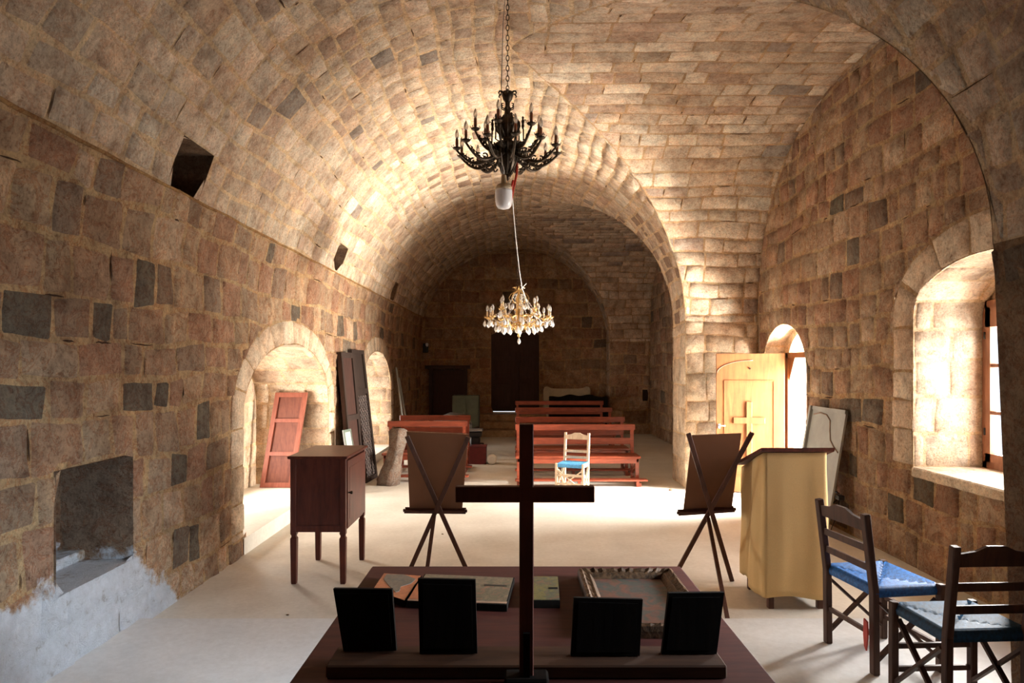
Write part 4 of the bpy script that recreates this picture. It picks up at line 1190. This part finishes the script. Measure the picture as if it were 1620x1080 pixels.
for k in range(12):
    b = scroll_arm(0.08, -0.03, 0.40, -0.02, 0.075, 0.0125)
    a = b.build('lower_arm', M_BRONZE, o) if first is None else None
    if first is None: first = a; candle(a, 0.40, -0.005, 0.075, M_CANDLE, 0.0115, M_BRONZE)
    else: a = copy_tree(first, o)
    a.rotation_euler = (0, 0, 2 * math.pi * (k + 0.3) / 12)
first = None
for k in range(6):
    if first is None:
        a = scroll_arm(0.05, 0.03, 0.26, 0.13, 0.07, 0.012).build('upper_arm', M_BRONZE, o); first = a
        candle(a, 0.26, 0.145, 0.085, M_CANDLE, 0.0125, M_BRONZE)
    else: a = copy_tree(first, o)
    a.rotation_euler = (0, 0, 2 * math.pi * (k + 0.25) / 6)
first = None
for k in range(6):                        # small figures standing between the arms
    if first is None:
        b = MB(); b.lathe([(0.006, 0), (0.013, 0.02), (0.009, 0.04), (0.014, 0.06), (0.006, 0.075), (0.011, 0.088), (0.002, 0.1)], (0.125, 0, 0.16), 8)
        b.tube([(0.125, 0, 0.225), (0.14, 0.012, 0.235), (0.15, 0.015, 0.225)], 0.004, 5); b.tube([(0.08, 0, 0.05), (0.13, 0, 0.06), (0.128, 0, 0.16)], 0.006, 6)
        a = b.build('cherub_ornament', M_BRONZE, o); first = a
    else: a = copy_tree(first, o)
    a.rotation_euler = (0, 0, 2 * math.pi * (k + 0.75) / 6)
chain((0, 0, 0.49), (0, 0, znave(CHX) - CHZ - 0.01), 'chain', M_BRONZE, o, link=0.05, rad=0.0035, w=0.0115)
b = MB(); b.tube([(-0.012, 0.0, znave(CHX) - CHZ - 0.02), (-0.035, -0.02, 1.0), (-0.05, -0.02, 0.45), (-0.055, -0.10, 0.1), (-0.045, -0.12, -0.16), (-0.038, -0.13, -0.25)], 0.003, 6)
b.build('supply_cable', M_LINE, o)

# bare lamp hanging under it
LZ = 2.995; LXp = (797 - 815) * 0.00465; LYp = 5.02
o = thing('pendant_lamp', 'white glass lamp bulb hanging bare below the bronze chandelier', 'lamp', (LXp, LYp, LZ))
b = MB(); b.lathe([(0.02, -0.145), (0.042, -0.138), (0.056, -0.12), (0.062, -0.09), (0.063, -0.02), (0.06, 0.0), (0.02, 0.002)], n=24); b.build('glass_bulb', M_OPAL, o)
b = MB(); b.lathe([(0.061, -0.004), (0.060, 0.015), (0.045, 0.035), (0.02, 0.045), (0.019, 0.10), (0.012, 0.108)], n=20); b.build('lamp_holder', plain('beige_plastic', (0.42, 0.30, 0.18), 0.5, var=0.05), o)
b = MB(); b.tube([(0, 0, 0.10), (0.002, 0.0, 0.135), (-0.012, 0.03, 0.20), (-0.02, 0.1, 0.30)], 0.003, 6); b.build('cord', M_PLASTIC, o)
# cables
pts = [PX(818, 250, .0050), PX(817, 275, .0050), PX(813, 295, .0049), PX(810, 312, .0049), PX(808, 322, .0049)]
b = MB(); b.tube(pts, 0.007, 8); b.tube([p + Vector((0.006, 0, 0)) for p in pts[:3]], 0.005, 6); b.tube([PX(812, 285, .005), PX(809, 300, .005)], 0.01, 6)
tag(b.build('cable', M_RED), 'short red-orange cable hanging below the bronze chandelier beside the lamp', 'cable')
pts = [PX(810, 303, .0051), PX(812, 330, .0054), PX(815, 365, .0058), PX(818, 395, .0062), PX(822, 430, .0067), PX(826, 455, .0071), PX(831, 470, .0075), PX(834, 478, .0076)]
b = MB(); b.tube(pts, 0.0034, 6); p = pts[5]
b.tube([p + Vector((-0.02, 0, -0.02)), p + Vector((0.05, 0, 0.05))], 0.004, 5); b.tube([p + Vector((-0.02, 0, 0.03)), p + Vector((0.03, 0, -0.01))], 0.004, 5)
tag(b.build('cable', M_PLASTIC), 'long thin white cable running back to the crystal chandelier', 'cable')

# crystal chandelier
C2X, C2Y, C2Z = (821 - 815) * 0.0075, 8.1, 2.33
o = thing('chandelier', 'gilt chandelier hung with clear crystal drops, further down the hall', 'chandelier', (C2X, C2Y, C2Z))
b = MB(); b.lathe([(0.004, -0.30), (0.02, -0.28), (0.01, -0.25), (0.05, -0.2), (0.09, -0.16), (0.06, -0.13), (0.03, -0.11), (0.025, -0.05), (0.045, -0.01), (0.03, 0.04), (0.02, 0.10), (0.04, 0.14), (0.03, 0.18), (0.012, 0.22), (0.02, 0.26), (0.008, 0.30), (0.004, 0.32)], n=16)
for k in range(8):
    a = 2 * math.pi * k / 8; ca, sa = math.cos(a), math.sin(a)
    b.tube([(r_ * ca, r_ * sa, z_) for r_, z_ in ((0.02, 0.10), (0.09, 0.12), (0.12, 0.17), (0.09, 0.22), (0.03, 0.25), (0.05, 0.30), (0.075, 0.29))], 0.004, 5)
b.build('central_stem', M_GOLD, o)
def crystal(parent, p, s, name='crystal_drop'):
    b = MB(); x, y, z = p
    b.lathe([(0.001, -0.062 * s), (0.012 * s, -0.05 * s), (0.0165 * s, -0.036 * s), (0.010 * s, -0.014 * s), (0.002, 0.0)], (x, y, z), 7, sm=False)
    b.tube([(x, y, z - 0.002), (x, y, z + 0.02 * s)], 0.0015, 4)
    return b.build(name, M_CRYSTAL, parent)
for tier, (nA, r1, z0, z1, ph_) in enumerate(((12, 0.375, -0.12, -0.08, 0.2), (6, 0.23, -0.02, 0.03, 0.6))):
    first = None
    for k in range(nA):
        if first is None:
            a = scroll_arm(0.03, z0, r1, z1, 0.06, 0.006).build('arm', M_GOLD, o); first = a
            candle(a, r1, z1 + 0.015, 0.07, M_CREAMC, 0.009, M_GOLD)
            crystal(a, (r1 + 0.03, 0, z1 - 0.02), 1.25); crystal(a, (r1 - 0.035, 0.01, z1 - 0.03), 1.0); crystal(a, (r1 - 0.1, 0, z1 - 0.08), 1.2)
        else: a = copy_tree(first, o)
        a.rotation_euler = (0, 0, 2 * math.pi * (k + ph_) / nA)
first = None
for k in range(10):
    if first is None: a = crystal(o, (0.19, 0, -0.17), 1.5); first = a
    else: a = copy_tree(first, o)
    a.rotation_euler = (0, 0, 2 * math.pi * (k + 0.4) / 10)
first = None
for k in range(8):
    if first is None: a = crystal(o, (0.11, 0, 0.10), 1.1); first = a
    else: a = copy_tree(first, o)
    a.rotation_euler = (0, 0, 2 * math.pi * (k + 0.1) / 8)
crystal(o, (0, 0, -0.30), 1.3)
first = None
for k in range(12):
    if first is None:
        b = MB(); pr_ = [(0.0015, 0)]; pts = []; rs = []
        for j in range(40):
            t_ = j / 39; r_ = lerp(0.05, 0.36, t_); z_ = lerp(0.22, -0.06, t_) - 0.06 * math.sin(math.pi * t_)
            pts.append((r_, 0, z_)); rs.append(0.0055 if j % 3 == 1 else 0.0014)
        b.tube(pts, rs, 6); a = b.build('bead_string', M_CRYSTAL, o); first = a
        b = MB(); pts = []; rs = []
        for j in range(28):
            t_ = j / 27; an = 2 * math.pi / 12 * t_; r_ = 0.37 - 0.03 * math.sin(math.pi * t_)
            pts.append((r_ * math.cos(an), r_ * math.sin(an), -0.085 - 0.05 * math.sin(math.pi * t_))); rs.append(0.007 if j % 3 == 1 else 0.0014)
        b.tube(pts, rs, 6); b.build('bead_swag', M_CRYSTAL, a)
    else: a = copy_tree(first, o)
    a.rotation_euler = (0, 0, 2 * math.pi * (k + .2) / 12)
chain((-0.015, 0, 0.33), (-0.05, 0, znave(C2X) - C2Z - 0.01), 'chain', M_BRONZE, o, link=0.045, rad=0.002, w=0.009)

# ------------------------------------------------------------------ doors and windows
# open pine leaf of the side door
DL = thing('door_leaf', 'open varnished pine door with a carved cross, swung in against the pier', 'door', (3.55, 8.99, 0.0), math.radians(-10))
lw, lh = 0.87, 1.86
b = MB(); b.box((-lw, 0, 0.02), (0, 0.045, lh), bev=0.004); b.build('leaf', M_DOORW, DL)
b = MB()
for a, c in (((-lw + 0.10, -0.006, 0.25), (-lw + 0.112, 0.001, 1.50)), ((-0.14, -0.006, 0.25), (-0.128, 0.001, 1.50)), ((-lw + 0.10, -0.006, 1.49), (-0.128, 0.001, 1.502)), ((-lw + 0.10, -0.006, 0.25), (-0.128, 0.001, 0.262))): b.box(a, c)
b.build('panel_moulding', M_DOORW, DL)
b = MB(); cxm = -lw + 0.42
b.box((cxm - 0.036, -0.016, 0.45), (cxm + 0.036, 0.002, 1.22), bev=0.004); b.box((cxm - 0.20, -0.0165, 0.93), (cxm + 0.20, 0.002, 1.01), bev=0.004); cx_ = b.build('carved_cross', M_DOORW, DL); cx_['label'] = 'raised cross carved on the door'
b = MB(); arc = [(-lw + 0.01 + 0.46 * (1 - math.cos(a)), 0, 1.60 + 0.17 * math.sin(a)) for a in [math.pi / 2 * i / 14 for i in range(15)]]
b.tube(arc, 0.006, 6); b.build('arched_groove', plain('dark_groove', (0.12, 0.04, 0.02), 0.7), DL)
b = MB(); b.tube([(cxm + 0.01, 0.0, 1.66), (cxm + 0.01, -0.012, 1.66)], 0.012, 10); b.build('peephole', M_BRONZE, DL)
b = MB(); b.box((-lw + 0.02, -0.01, 0.86), (-lw + 0.05, 0.001, 0.92), bev=0.003); b.tube([(-lw + 0.035, -0.005, 0.9), (-lw + 0.035, -0.05, 0.9), (-lw + 0.11, -0.05, 0.9)], 0.008, 8); b.build('handle', M_STEEL, DL)
# frame of the side door
b = MB(); X0 = XW + DD
b.box((X0 - 0.02, 9.04, 0), (X0 + 0.06, 9.12, 1.86)); b.box((X0 - 0.02, 8.0, 1.80), (X0 + 0.06, 9.12, 1.87)); b.box((X0 - 0.02, 8.0, 0), (X0 + 0.06, 8.05, 1.86))
b.build('door_1', M_DOORW)['kind'] = 'structure'
b = MB(); b.prism([(9.04, 1.80), (8.86, 1.80), (8.92, 1.70), (9.04, 1.50)], X0 + 0.0, X0 + 0.03, lambda u, v, h: (h, u, v)); b.build('bracket', M_DOORW, bpy.data.objects['door_1'])
# rear double door
o = bpy.data.objects.new('door_2', None); C.objects.link(o); o['kind'] = 'structure'; o.location = (0, Y1 + 0.1, DZ0)
for s in (-1, 1):
    b = MB(); hh = DZ1 - DZ0
    zl = 0.035 if s < 0 else 0.0
    b.box((0.0 if s > 0 else -0.62, 0, zl), (0.62 if s > 0 else 0.012, 0.05 if s > 0 else 0.045, hh - 0.02))
    for z0_, z1_ in ((0.15, 0.75), (0.85, 1.35), (1.45, 1.9)):
        b.box((s * 0.10 if s > 0 else -0.52, -0.012, z0_), (0.52 if s > 0 else -0.10, 0.002, z1_), bev=0.006)
    b.build('door_leaf', M_DKDOOR, o)
b = MB(); b.box((-0.66, -0.02, 0), (-0.60, 0.08, hh + 0.0)); b.box((0.60, -0.02, 0), (0.66, 0.08, hh)); b.box((-0.66, -0.02, hh - 0.04), (0.66, 0.08, hh + 0.02)); b.build('door_frame', M_DKDOOR, o)
# window
o = bpy.data.objects.new('window_1', None); C.objects.link(o); o['kind'] = 'structure'; o.location = (XW + WD, 0, 0)
b = MB(); f0, f1 = wu0 + 0.0, wu1 - 0.0
b.box((-0.03, f1 - 0.06, 0.84), (0.05, f1, zf1)); b.box((-0.03, f0, 0.84), (0.05, f0 + 0.06, zf1)); b.box((-0.03, f0, 0.84), (0.05, f1, 0.90)); b.box((-0.03, f0, zf1 - 0.06), (0.05, f1, zf1))
b.build('frame', M_WINW, o)
mid = (f0 + f1) / 2
for a, c in ((f0 + 0.06, mid), (mid, f1 - 0.06)):
    b = MB()
    b.box((-0.045, a, 0.90), (0.01, a + 0.06, 2.18)); b.box((-0.045, c - 0.06, 0.90), (0.01, c, 2.18)); b.box((-0.045, a, 0.90), (0.01, c, 0.97)); b.box((-0.045, a, 2.02), (0.01, c, 2.18))
    for z in (1.31, 1.70): b.box((-0.04, a + 0.05, z - 0.014), (0.005, c - 0.05, z + 0.014))
    cs_ = b.build('casement', M_WINW, o)
    for z0_, z1_ in ((0.97, 1.30), (1.32, 1.69), (1.71, 2.02)):
        b = MB(); b.box((-0.022, a + 0.055, z0_), (-0.018, c - 0.055, z1_)); b.build('pane', M_PANE, cs_)
b = MB()
for z in (1.15, 1.95): b.tube([(-0.05, f1 - 0.06, z - 0.03), (-0.05, f1 - 0.06, z + 0.03)], 0.008, 8)
b.build('hinge', M_BLACK, o)

# ------------------------------------------------------------------ things leaning on the walls
def panel_from(corners, th, name, label, cat, mat, extra=None):
    """corners BL BR TR TL in world; slab of thickness th"""
    P = [Vector(p) for p in corners]; c = (P[0] + P[1]) / 2; P = [p - c for p in P]
    o = thing(name, label, cat, c)
    ex = (P[1] - P[0]); ey = (P[3] - P[0]); nz = ex.cross(ey).normalized()
    W_, H_ = ex.length, ey.length; exn = ex.normalized(); eyn = nz.cross(exn)
    f = lambda u, v, h: P[0] + ex * u + ey * v + nz * h
    return o, f, W_, H_
def bx(b, f, u0, u1, v0, v1, h0, h1, c=(1, 1, 1)):
    b.prism([(u0, v0), (u1, v0), (u1, v1), (u0, v1)], h0, h1, f, 0, c)
# red panel in the near niche (faces the camera)
A = [PX(412, 771, .00803), PX(463, 771, .00803), PX(486, 624, .00820), PX(437, 621, .00820)]
for p in A[:2]: p.z = 0.152
o, f, W_, H_ = panel_from(A, 0.03, 'old_door', 'old red-brown panelled door leaning inside the near niche', 'door', M_REDDOOR)
b = MB(); bx(b, f, 0, 1, 0, 1, -0.02, 0.0); b.build('panel', wood_mat('red_panel_field', (0.13, 0.04, 0.025), (0.21, 0.07, 0.042), 0.6), o)
b = MB()
for a in ((0, .13, 0, 1), (.87, 1, 0, 1)): bx(b, f, *a, 0, 0.03)
for a in ((.13, .87, 0, .05), (.13, .87, .95, 1), (.13, .87, .33, .37), (.13, .87, .68, .72)): bx(b, f, *a, 0, 0.028)
b.build('frame', M_REDDOOR, o)
# dark carved doors between the niches
A = [(-2.17, 9.84, 0), (-2.12, 10.42, 0), (-2.385, 10.52, 1.90), (-2.395, 9.90, 1.93)]
o, f, W_, H_ = panel_from(A, 0.04, 'carved_door', 'tall black door with pierced carving leaning between the two niches', 'door', M_CARVED)
b = MB(); bx(b, f, 0, 1, 0, 1, -0.03, 0.0); b.build('panel', M_CARVED, o)
b = MB()
for a in ((0, .12, 0, 1), (.88, 1, 0, 1), (.12, .88, 0, .03), (.12, .88, .97, 1), (.12, .88, .66, .70)): bx(b, f, *a, 0, 0.025)
b.build('frame', M_CARVED, o)
b = MB()
for i in range(4):
    for j in range(17):
        u = 0.21 + i * 0.19; v = 0.055 + j * 0.036
        if v > 0.65: continue
        rr = 0.075
        pts = [f(u + rr * math.cos(a) * (1 if j % 2 else 0.8), v + 0.016 * math.sin(a), 0.008) for a in [2 * math.pi * q / 8 for q in range(8)]]
        b.tube(pts, 0.008, 4, closed=True)
b.build('pierced_carving', plain('greyed_carving', (0.12, 0.09, 0.08), 0.55, var=0.3), o)
A = [(-2.20, 9.22, 0), (-2.15, 9.72, 0), (-2.375, 9.80, 1.86), (-2.385, 9.28, 1.88)]
o, f, W_, H_ = panel_from(A, 0.04, 'carved_door', 'narrow dark door leaf leaning nearest the cabinet side, next to the pierced black door', 'door', M_CARVED)
b = MB(); bx(b, f, 0, 1, 0, 1, -0.045, 0.0); b.build('panel', M_DKDOOR, o)
b = MB()
for a in ((0, .12, 0, 1), (.88, 1, 0, 1), (.12, .88, 0, .04), (.12, .88, .96, 1), (.12, .88, .5, .54)): bx(b, f, *a, 0, 0.02)
b.build('frame', M_CARVED, o)
A = [(-2.12, 8.96, 0), (-2.08, 9.17, 0), (-2.25, 9.20, 0.86), (-2.26, 8.98, 0.85)]
o, f, W_, H_ = panel_from(A, 0.02, 'pale_board', 'pale grey-green board leaning low behind the cabinet, before the dark doors', 'board', M_GREYP)
b = MB(); bx(b, f, 0, 1, 0, 1, -0.02, 0.0); b.build('board', M_GREYP, o)
b = MB(); bx(b, f, 0, .06, 0, 1, 0, .01); bx(b, f, .94, 1, 0, 1, 0, .01); bx(b, f, .06, .94, .96, 1, 0, .01); b.build('edge_strip', M_GREENC, o)
# planks past the far niche
for i, (yy, hh, off) in enumerate(((13.62, 1.66, 0.0), (13.95, 1.45, 0.03))):
    b = MB(); b.bar((-2.16 + off, yy, 0), (-2.38, yy + 0.05, hh), 0.12, 0.02, up=(1, 0, 0), bev=0.003); b.bar((-2.14 + off, yy - .07, 0), (-2.36, yy - .02, hh * 0.98), 0.015, 0.015, up=(1, 0, 0))
    tag(b.build('plank', M_GREYP), ['taller grey plank leaning upright just past the far niche', 'shorter grey plank leaning behind the taller plank past the far niche'][i], 'plank')
# grey panel leaning on the right wall
A = [(3.10, 7.62, 0), (3.09, 6.80, 0), (3.32, 6.80, 1.245), (3.33, 7.66, 1.25)]
o, f, W_, H_ = panel_from(A, 0.03, 'grey_panel', 'large grey painted panel leaning on the right wall behind the lectern', 'panel', M_GREYP)
b = MB(); bx(b, f, 0, 1, 0, 1, -0.02, 0.0); pn = b.build('panel', M_GREYP, o); fix_normals(pn)
b = MB(); bx(b, f, 0, .05, 0, 1, -0.02, 0.03); bx(b, f, 0.05, 1, .97, 1, -0.02, 0.012); fr_ = b.build('edge_frame', M_GREYP, o); fix_normals(fr_)
pts = [f(*p, 0.003) for p in ((.12, .93), (.3, .95), (.5, .94), (.62, .9), (.66, .82), (.72, .74), (.85, .69), (.97, .66))]
b = MB(); b.tube(pts, 0.008, 5); b.build('wavy_crack', plain('crack_brown', (0.20, 0.12, 0.08), 0.8), o)
# wire bundle
b = MB(); q = Vector((3.29, 6.92, 0.36))
b.box((q.x - 0.03, q.y - 0.05, q.z - 0.02), (q.x + 0.03, q.y + 0.05, q.z + 0.03), bev=0.008)
for i in range(7):
    a = rnd.uniform(0, 6.28); b.tube([q, q + Vector((-0.06, 0.10 * math.cos(a), 0.07 * math.sin(a))), q + Vector((-0.04, 0.20 * math.cos(a), 0.12 * math.sin(a) - 0.05))], 0.004, 5)
b.tube([q, q + Vector((0, 0.03, -0.15)), (3.22, 6.98, 0.003)], 0.004, 5)
tag(b.build('wire_bundle', M_BLACK), 'black tangle of wire hanging on the right wall beside the grey panel', 'wire')
# weathered block
M_BLK = M_ROCK
b = MB(); c0 = (0.30, 0.26, 0.23)
ring = [(-0.15, -0.08), (0.05, -0.14), (0.17, -0.06), (0.15, 0.09), (-0.02, 0.13), (-0.16, 0.06)]
lev = [(0.0, -0.10, 0.95), (0.08, -0.09, 1.0), (0.18, -0.06, 0.95), (0.3, -0.02, 0.75), (0.42, 0.0, 0.68), (0.55, 0.03, 0.7), (0.68, 0.05, 0.78), (0.76, 0.05, 0.8), (0.80, 0.04, 0.5)]
NR = 18; rr = random.Random(5); rows = []
for z, ox_, s_ in lev:
    row = []
    for i in range(NR):
        t_ = i / NR * 6; j = int(t_); u = t_ - j; p0, p1 = ring[j % 6], ring[(j + 1) % 6]
        q_ = s_ * rr.uniform(0.86, 1.12)
        row.append(b.vert((lerp(p0[0], p1[0], u) * q_ + ox_, lerp(p0[1], p1[1], u) * q_, max(0, z + (rr.uniform(-.015, .015) if z else 0))), c0))
    rows.append(row)
for A_, B_ in zip(rows, rows[1:]):
    for i in range(NR): b.face((A_[i], A_[(i + 1) % NR], B_[(i + 1) % NR], B_[i]), 0, True)
b.face(rows[0][::-1]); b.face(rows[-1])
o = b.build('tree_stump', M_BLK); o.location = (-1.72, 9.75, 0); tag(o, 'rough grey weathered stump standing on the floor beside the left easel', 'stump')

# ------------------------------------------------------------------ dark far end
# red box, stand and white roll by the left pews
o = thing('red_box', 'dark red box on the floor at the aisle end of the left pews', 'box', (-0.66, 11.9, 0))
b = MB(); b.box((-0.16, -0.15, 0), (0.16, 0.15, 0.30), bev=0.006); b.build('body', plain('dark_red_paint', (0.13, 0.012, 0.014), 0.5), o)
b = MB(); b.box((-0.17, -0.16, 0.29), (0.17, 0.16, 0.31), bev=0.004); b.build('lid', plain('dark_red_lid', (0.10, 0.010, 0.012), 0.45), o)
b = MB(); b.tube([(0, -0.1, 0), (0, -0.09, 0), (0, 0.09, 0), (0, 0.1, 0)], [0.05, 0.085, 0.085, 0.05], 16)
o = b.build('paper_roll', M_PLASTIC); o.location = (-0.40, 11.82, 0.086); tag(o, 'white round roll lying beside the dark red box', 'roll')
o = thing('black_machine', 'black metal stand with a steel top rising behind the dark red box', 'machine', (-0.72, 12.3, 0))
b = MB(); b.box((-0.13, -0.13, 0.0), (0.13, 0.13, 0.05), bev=0.01); b.box((-0.09, -0.07, 0.05), (0.09, 0.09, 0.42), bev=0.02); b.box((-0.12, -0.09, 0.42), (0.12, 0.1, 0.52), bev=0.02); b.build('body', M_BLACK, o)
b = MB(); b.box((-0.26, -0.12, 0.52), (0.14, 0.12, 0.56), bev=0.008); b.build('steel_top', M_STEEL, o)
b = MB(); b.tube([(0.09, -0.02, 0.3), (0.15, -0.02, 0.3), (0.15, -0.1, 0.3)], 0.012, 8); b.build('crank', M_BLACK, o)
# green cabinet
o = thing('metal_cabinet', 'green-grey cupboard standing at the dark rear left of the hall', 'cabinet', (-1.12, 15.6, 0))
b = MB(); b.box((-0.30, -0.2, 0), (0.30, 0.2, 1.02), bev=0.008); b.build('body', M_GREENC, o)
for s in (-1, 1):
    b = MB(); b.box((0.01 if s > 0 else -0.28, -0.212, 0.05), (0.28 if s > 0 else -0.01, -0.199, 0.98), bev=0.004); d_ = b.build('door', M_GREENC, o)
    b = MB(); b.tube([(s * 0.04, -0.21, 0.55), (s * 0.04, -0.235, 0.57), (s * 0.04, -0.235, 0.63), (s * 0.04, -0.21, 0.65)], 0.006, 6); b.build('handle', M_STEEL, d_)
# timber frame against the rear wall
b = MB()
b.bar((-2.15, 17.44, 0), (-2.15, 17.44, 1.62), 0.09, 0.09); b.bar((-1.27, 17.44, 0), (-1.27, 17.44, 1.62), 0.09, 0.09); b.bar((-2.3, 17.44, 1.66), (-1.15, 17.44, 1.66), 0.10, 0.09); b.box((-2.1, 17.47, 0.0), (-1.32, 17.5, 1.6))
tag(b.build('wooden_screen', M_DKDOOR), 'dark wooden framed screen standing against the rear wall left of the door', 'screen')
# heap of timber on a trestle behind the left pews
o = thing('wheelbarrow', 'grey upturned wheelbarrow behind the left pews in the dark end', 'wheelbarrow', (-1.25, 12.9, 0))
b = MB()
prof_ = [(-0.42, 0.42), (-0.25, 0.70), (0.0, 0.80), (0.3, 0.76), (0.42, 0.60)]
for y_ in (-0.25, 0.25):
    pass
P0 = [b.vert((x, -0.25, z)) for x, z in prof_]; P1 = [b.vert((x, 0.25, z)) for x, z in prof_]
for i in range(4): b.face((P0[i], P0[i + 1], P1[i + 1], P1[i]), 0, True)
b.face(P0 + [b.vert((0.42, -0.25, 0.40))]); b.face((P1 + [b.vert((0.42, 0.25, 0.40))])[::-1]); b.build('tray', M_STEEL, o)
b = MB()
for s in (-1, 1): b.bar((-0.75, s * 0.2, 0.1), (0.55, s * 0.22, 0.52), 0.035, 0.035); b.bar((0.3, s * 0.22, 0), (0.3, s * 0.22, 0.44), 0.03, 0.03)
b.build('handles', M_DKDOOR, o)
b = MB(); b.tube([(-0.72 + 0.15 * math.cos(a), 0, 0.17 + 0.15 * math.sin(a)) for a in [2 * math.pi * i / 18 for i in range(18)]], 0.022, 8, closed=True); b.tube([(-0.72, -0.21, 0.17), (-0.72, 0.21, 0.17)], 0.01, 6); b.build('wheel', M_BLACK, o)
# cream carved backboard and the dark one before it
o = thing('carved_backboard', 'cream painted scrolled backboard against the rear wall behind the last pew', 'headboard', (1.32, 17.42, 0))
outl = [(-0.60, 0), (-0.60, 1.08), (-0.57, 1.15), (-0.50, 1.17), (-0.42, 1.13), (-0.3, 1.11), (0.3, 1.11), (0.42, 1.13), (0.50, 1.17), (0.57, 1.15), (0.60, 1.08), (0.60, 0)]
b = MB(); b.prism(outl, 0, 0.05, lambda u, v, h: (u, h, v)); q = b.build('board', M_CREAMB, o); fix_normals(q)
b = MB()
for s in (-1, 1):
    b.tube([(s * 0.51 + 0.035 * (1 - i / 16) * math.cos(i * .6) * s, -0.008, 1.10 + 0.035 * (1 - i / 16) * math.sin(i * .6)) for i in range(14)], 0.009, 6)
b.build('scroll', M_CREAMB, o)
o = thing('dark_settee', 'dark wooden settee with a wavy back before the cream backboard', 'settee', (1.55, 16.75, 0))
outl = [(-0.72, 0.35), (-0.72, 0.93)] + [(-0.70 + 1.4 * i / 20, 0.93 + 0.045 * math.sin(math.pi * i / 20) + 0.02 * math.cos(i * 0.9)) for i in range(21)] + [(0.72, 0.93), (0.72, 0.35)]
b = MB(); b.prism(outl, 0, 0.045, lambda u, v, h: (u, h, v)); q = b.build('backrest', M_EBONY, o); fix_normals(q)
b = MB(); b.box((-0.72, -0.5, 0.36), (0.72, 0.0, 0.43), bev=0.01); b.build('seat', M_EBONY, o)
for s in (-1, 1):
    b = MB(); b.box((s * 0.70 - 0.03, -0.5, 0.43), (s * 0.70 + 0.03, 0.0, 0.66), bev=0.008); b.build('armrest', M_EBONY, o)
    for y_ in (-0.48, -0.02):
        b = MB(); b.box((s * 0.68 - 0.025, y_ - 0.02, 0), (s * 0.68 + 0.025, y_ + 0.02, 0.37)); b.build('leg', M_EBONY, o)
# wall lamp at the rear
o = thing('wall_lamp', 'small wall lamp with a pale bulb high on the dark rear wall', 'lamp', (-2.28, 17.55, 2.15))
b = MB(); b.box((-0.09, -0.03, -0.12), (0.05, 0.02, 0.12), bev=0.01); b.tube([(0, 0, 0), (0, -0.12, 0.02), (0.02, -0.14, 0.06)], 0.012, 8); b.build('bracket', M_BLACK, o)
b = MB(); b.lathe([(0.015, 0), (0.03, 0.02), (0.04, 0.06), (0.03, 0.09), (0.005, 0.1)], (0.03, -0.14, 0.03), 12); b.build('bulb', M_OPAL, o)
# pebble / crumbs on the floor
for i, (x, y) in enumerate(((1061, 776), (455, 973), (700, 845))):
    k = 1.7 / (y - 578); rr_ = 0.022 if i == 0 else 0.008
    b = MB(); b.lathe([(rr_ * .5, 0), (rr_, rr_ * .4), (rr_ * .8, rr_ * .9), (rr_ * .2, rr_ * 1.1)], n=7, sm=False, c=(.25, .18, .13)); q = b.build('pebble', M_ROCK); q.location = ((x - 815) * k, F * k, 0); q.scale = (1.4, 1, 1)
    tag(q, ['dark stone chip on the floor in front of the pier', 'tiny stone chip on the floor by the cabinet leg', 'tiny stone chip on the open floor behind the left easel'][i], 'stone', 'stone chips on the floor')
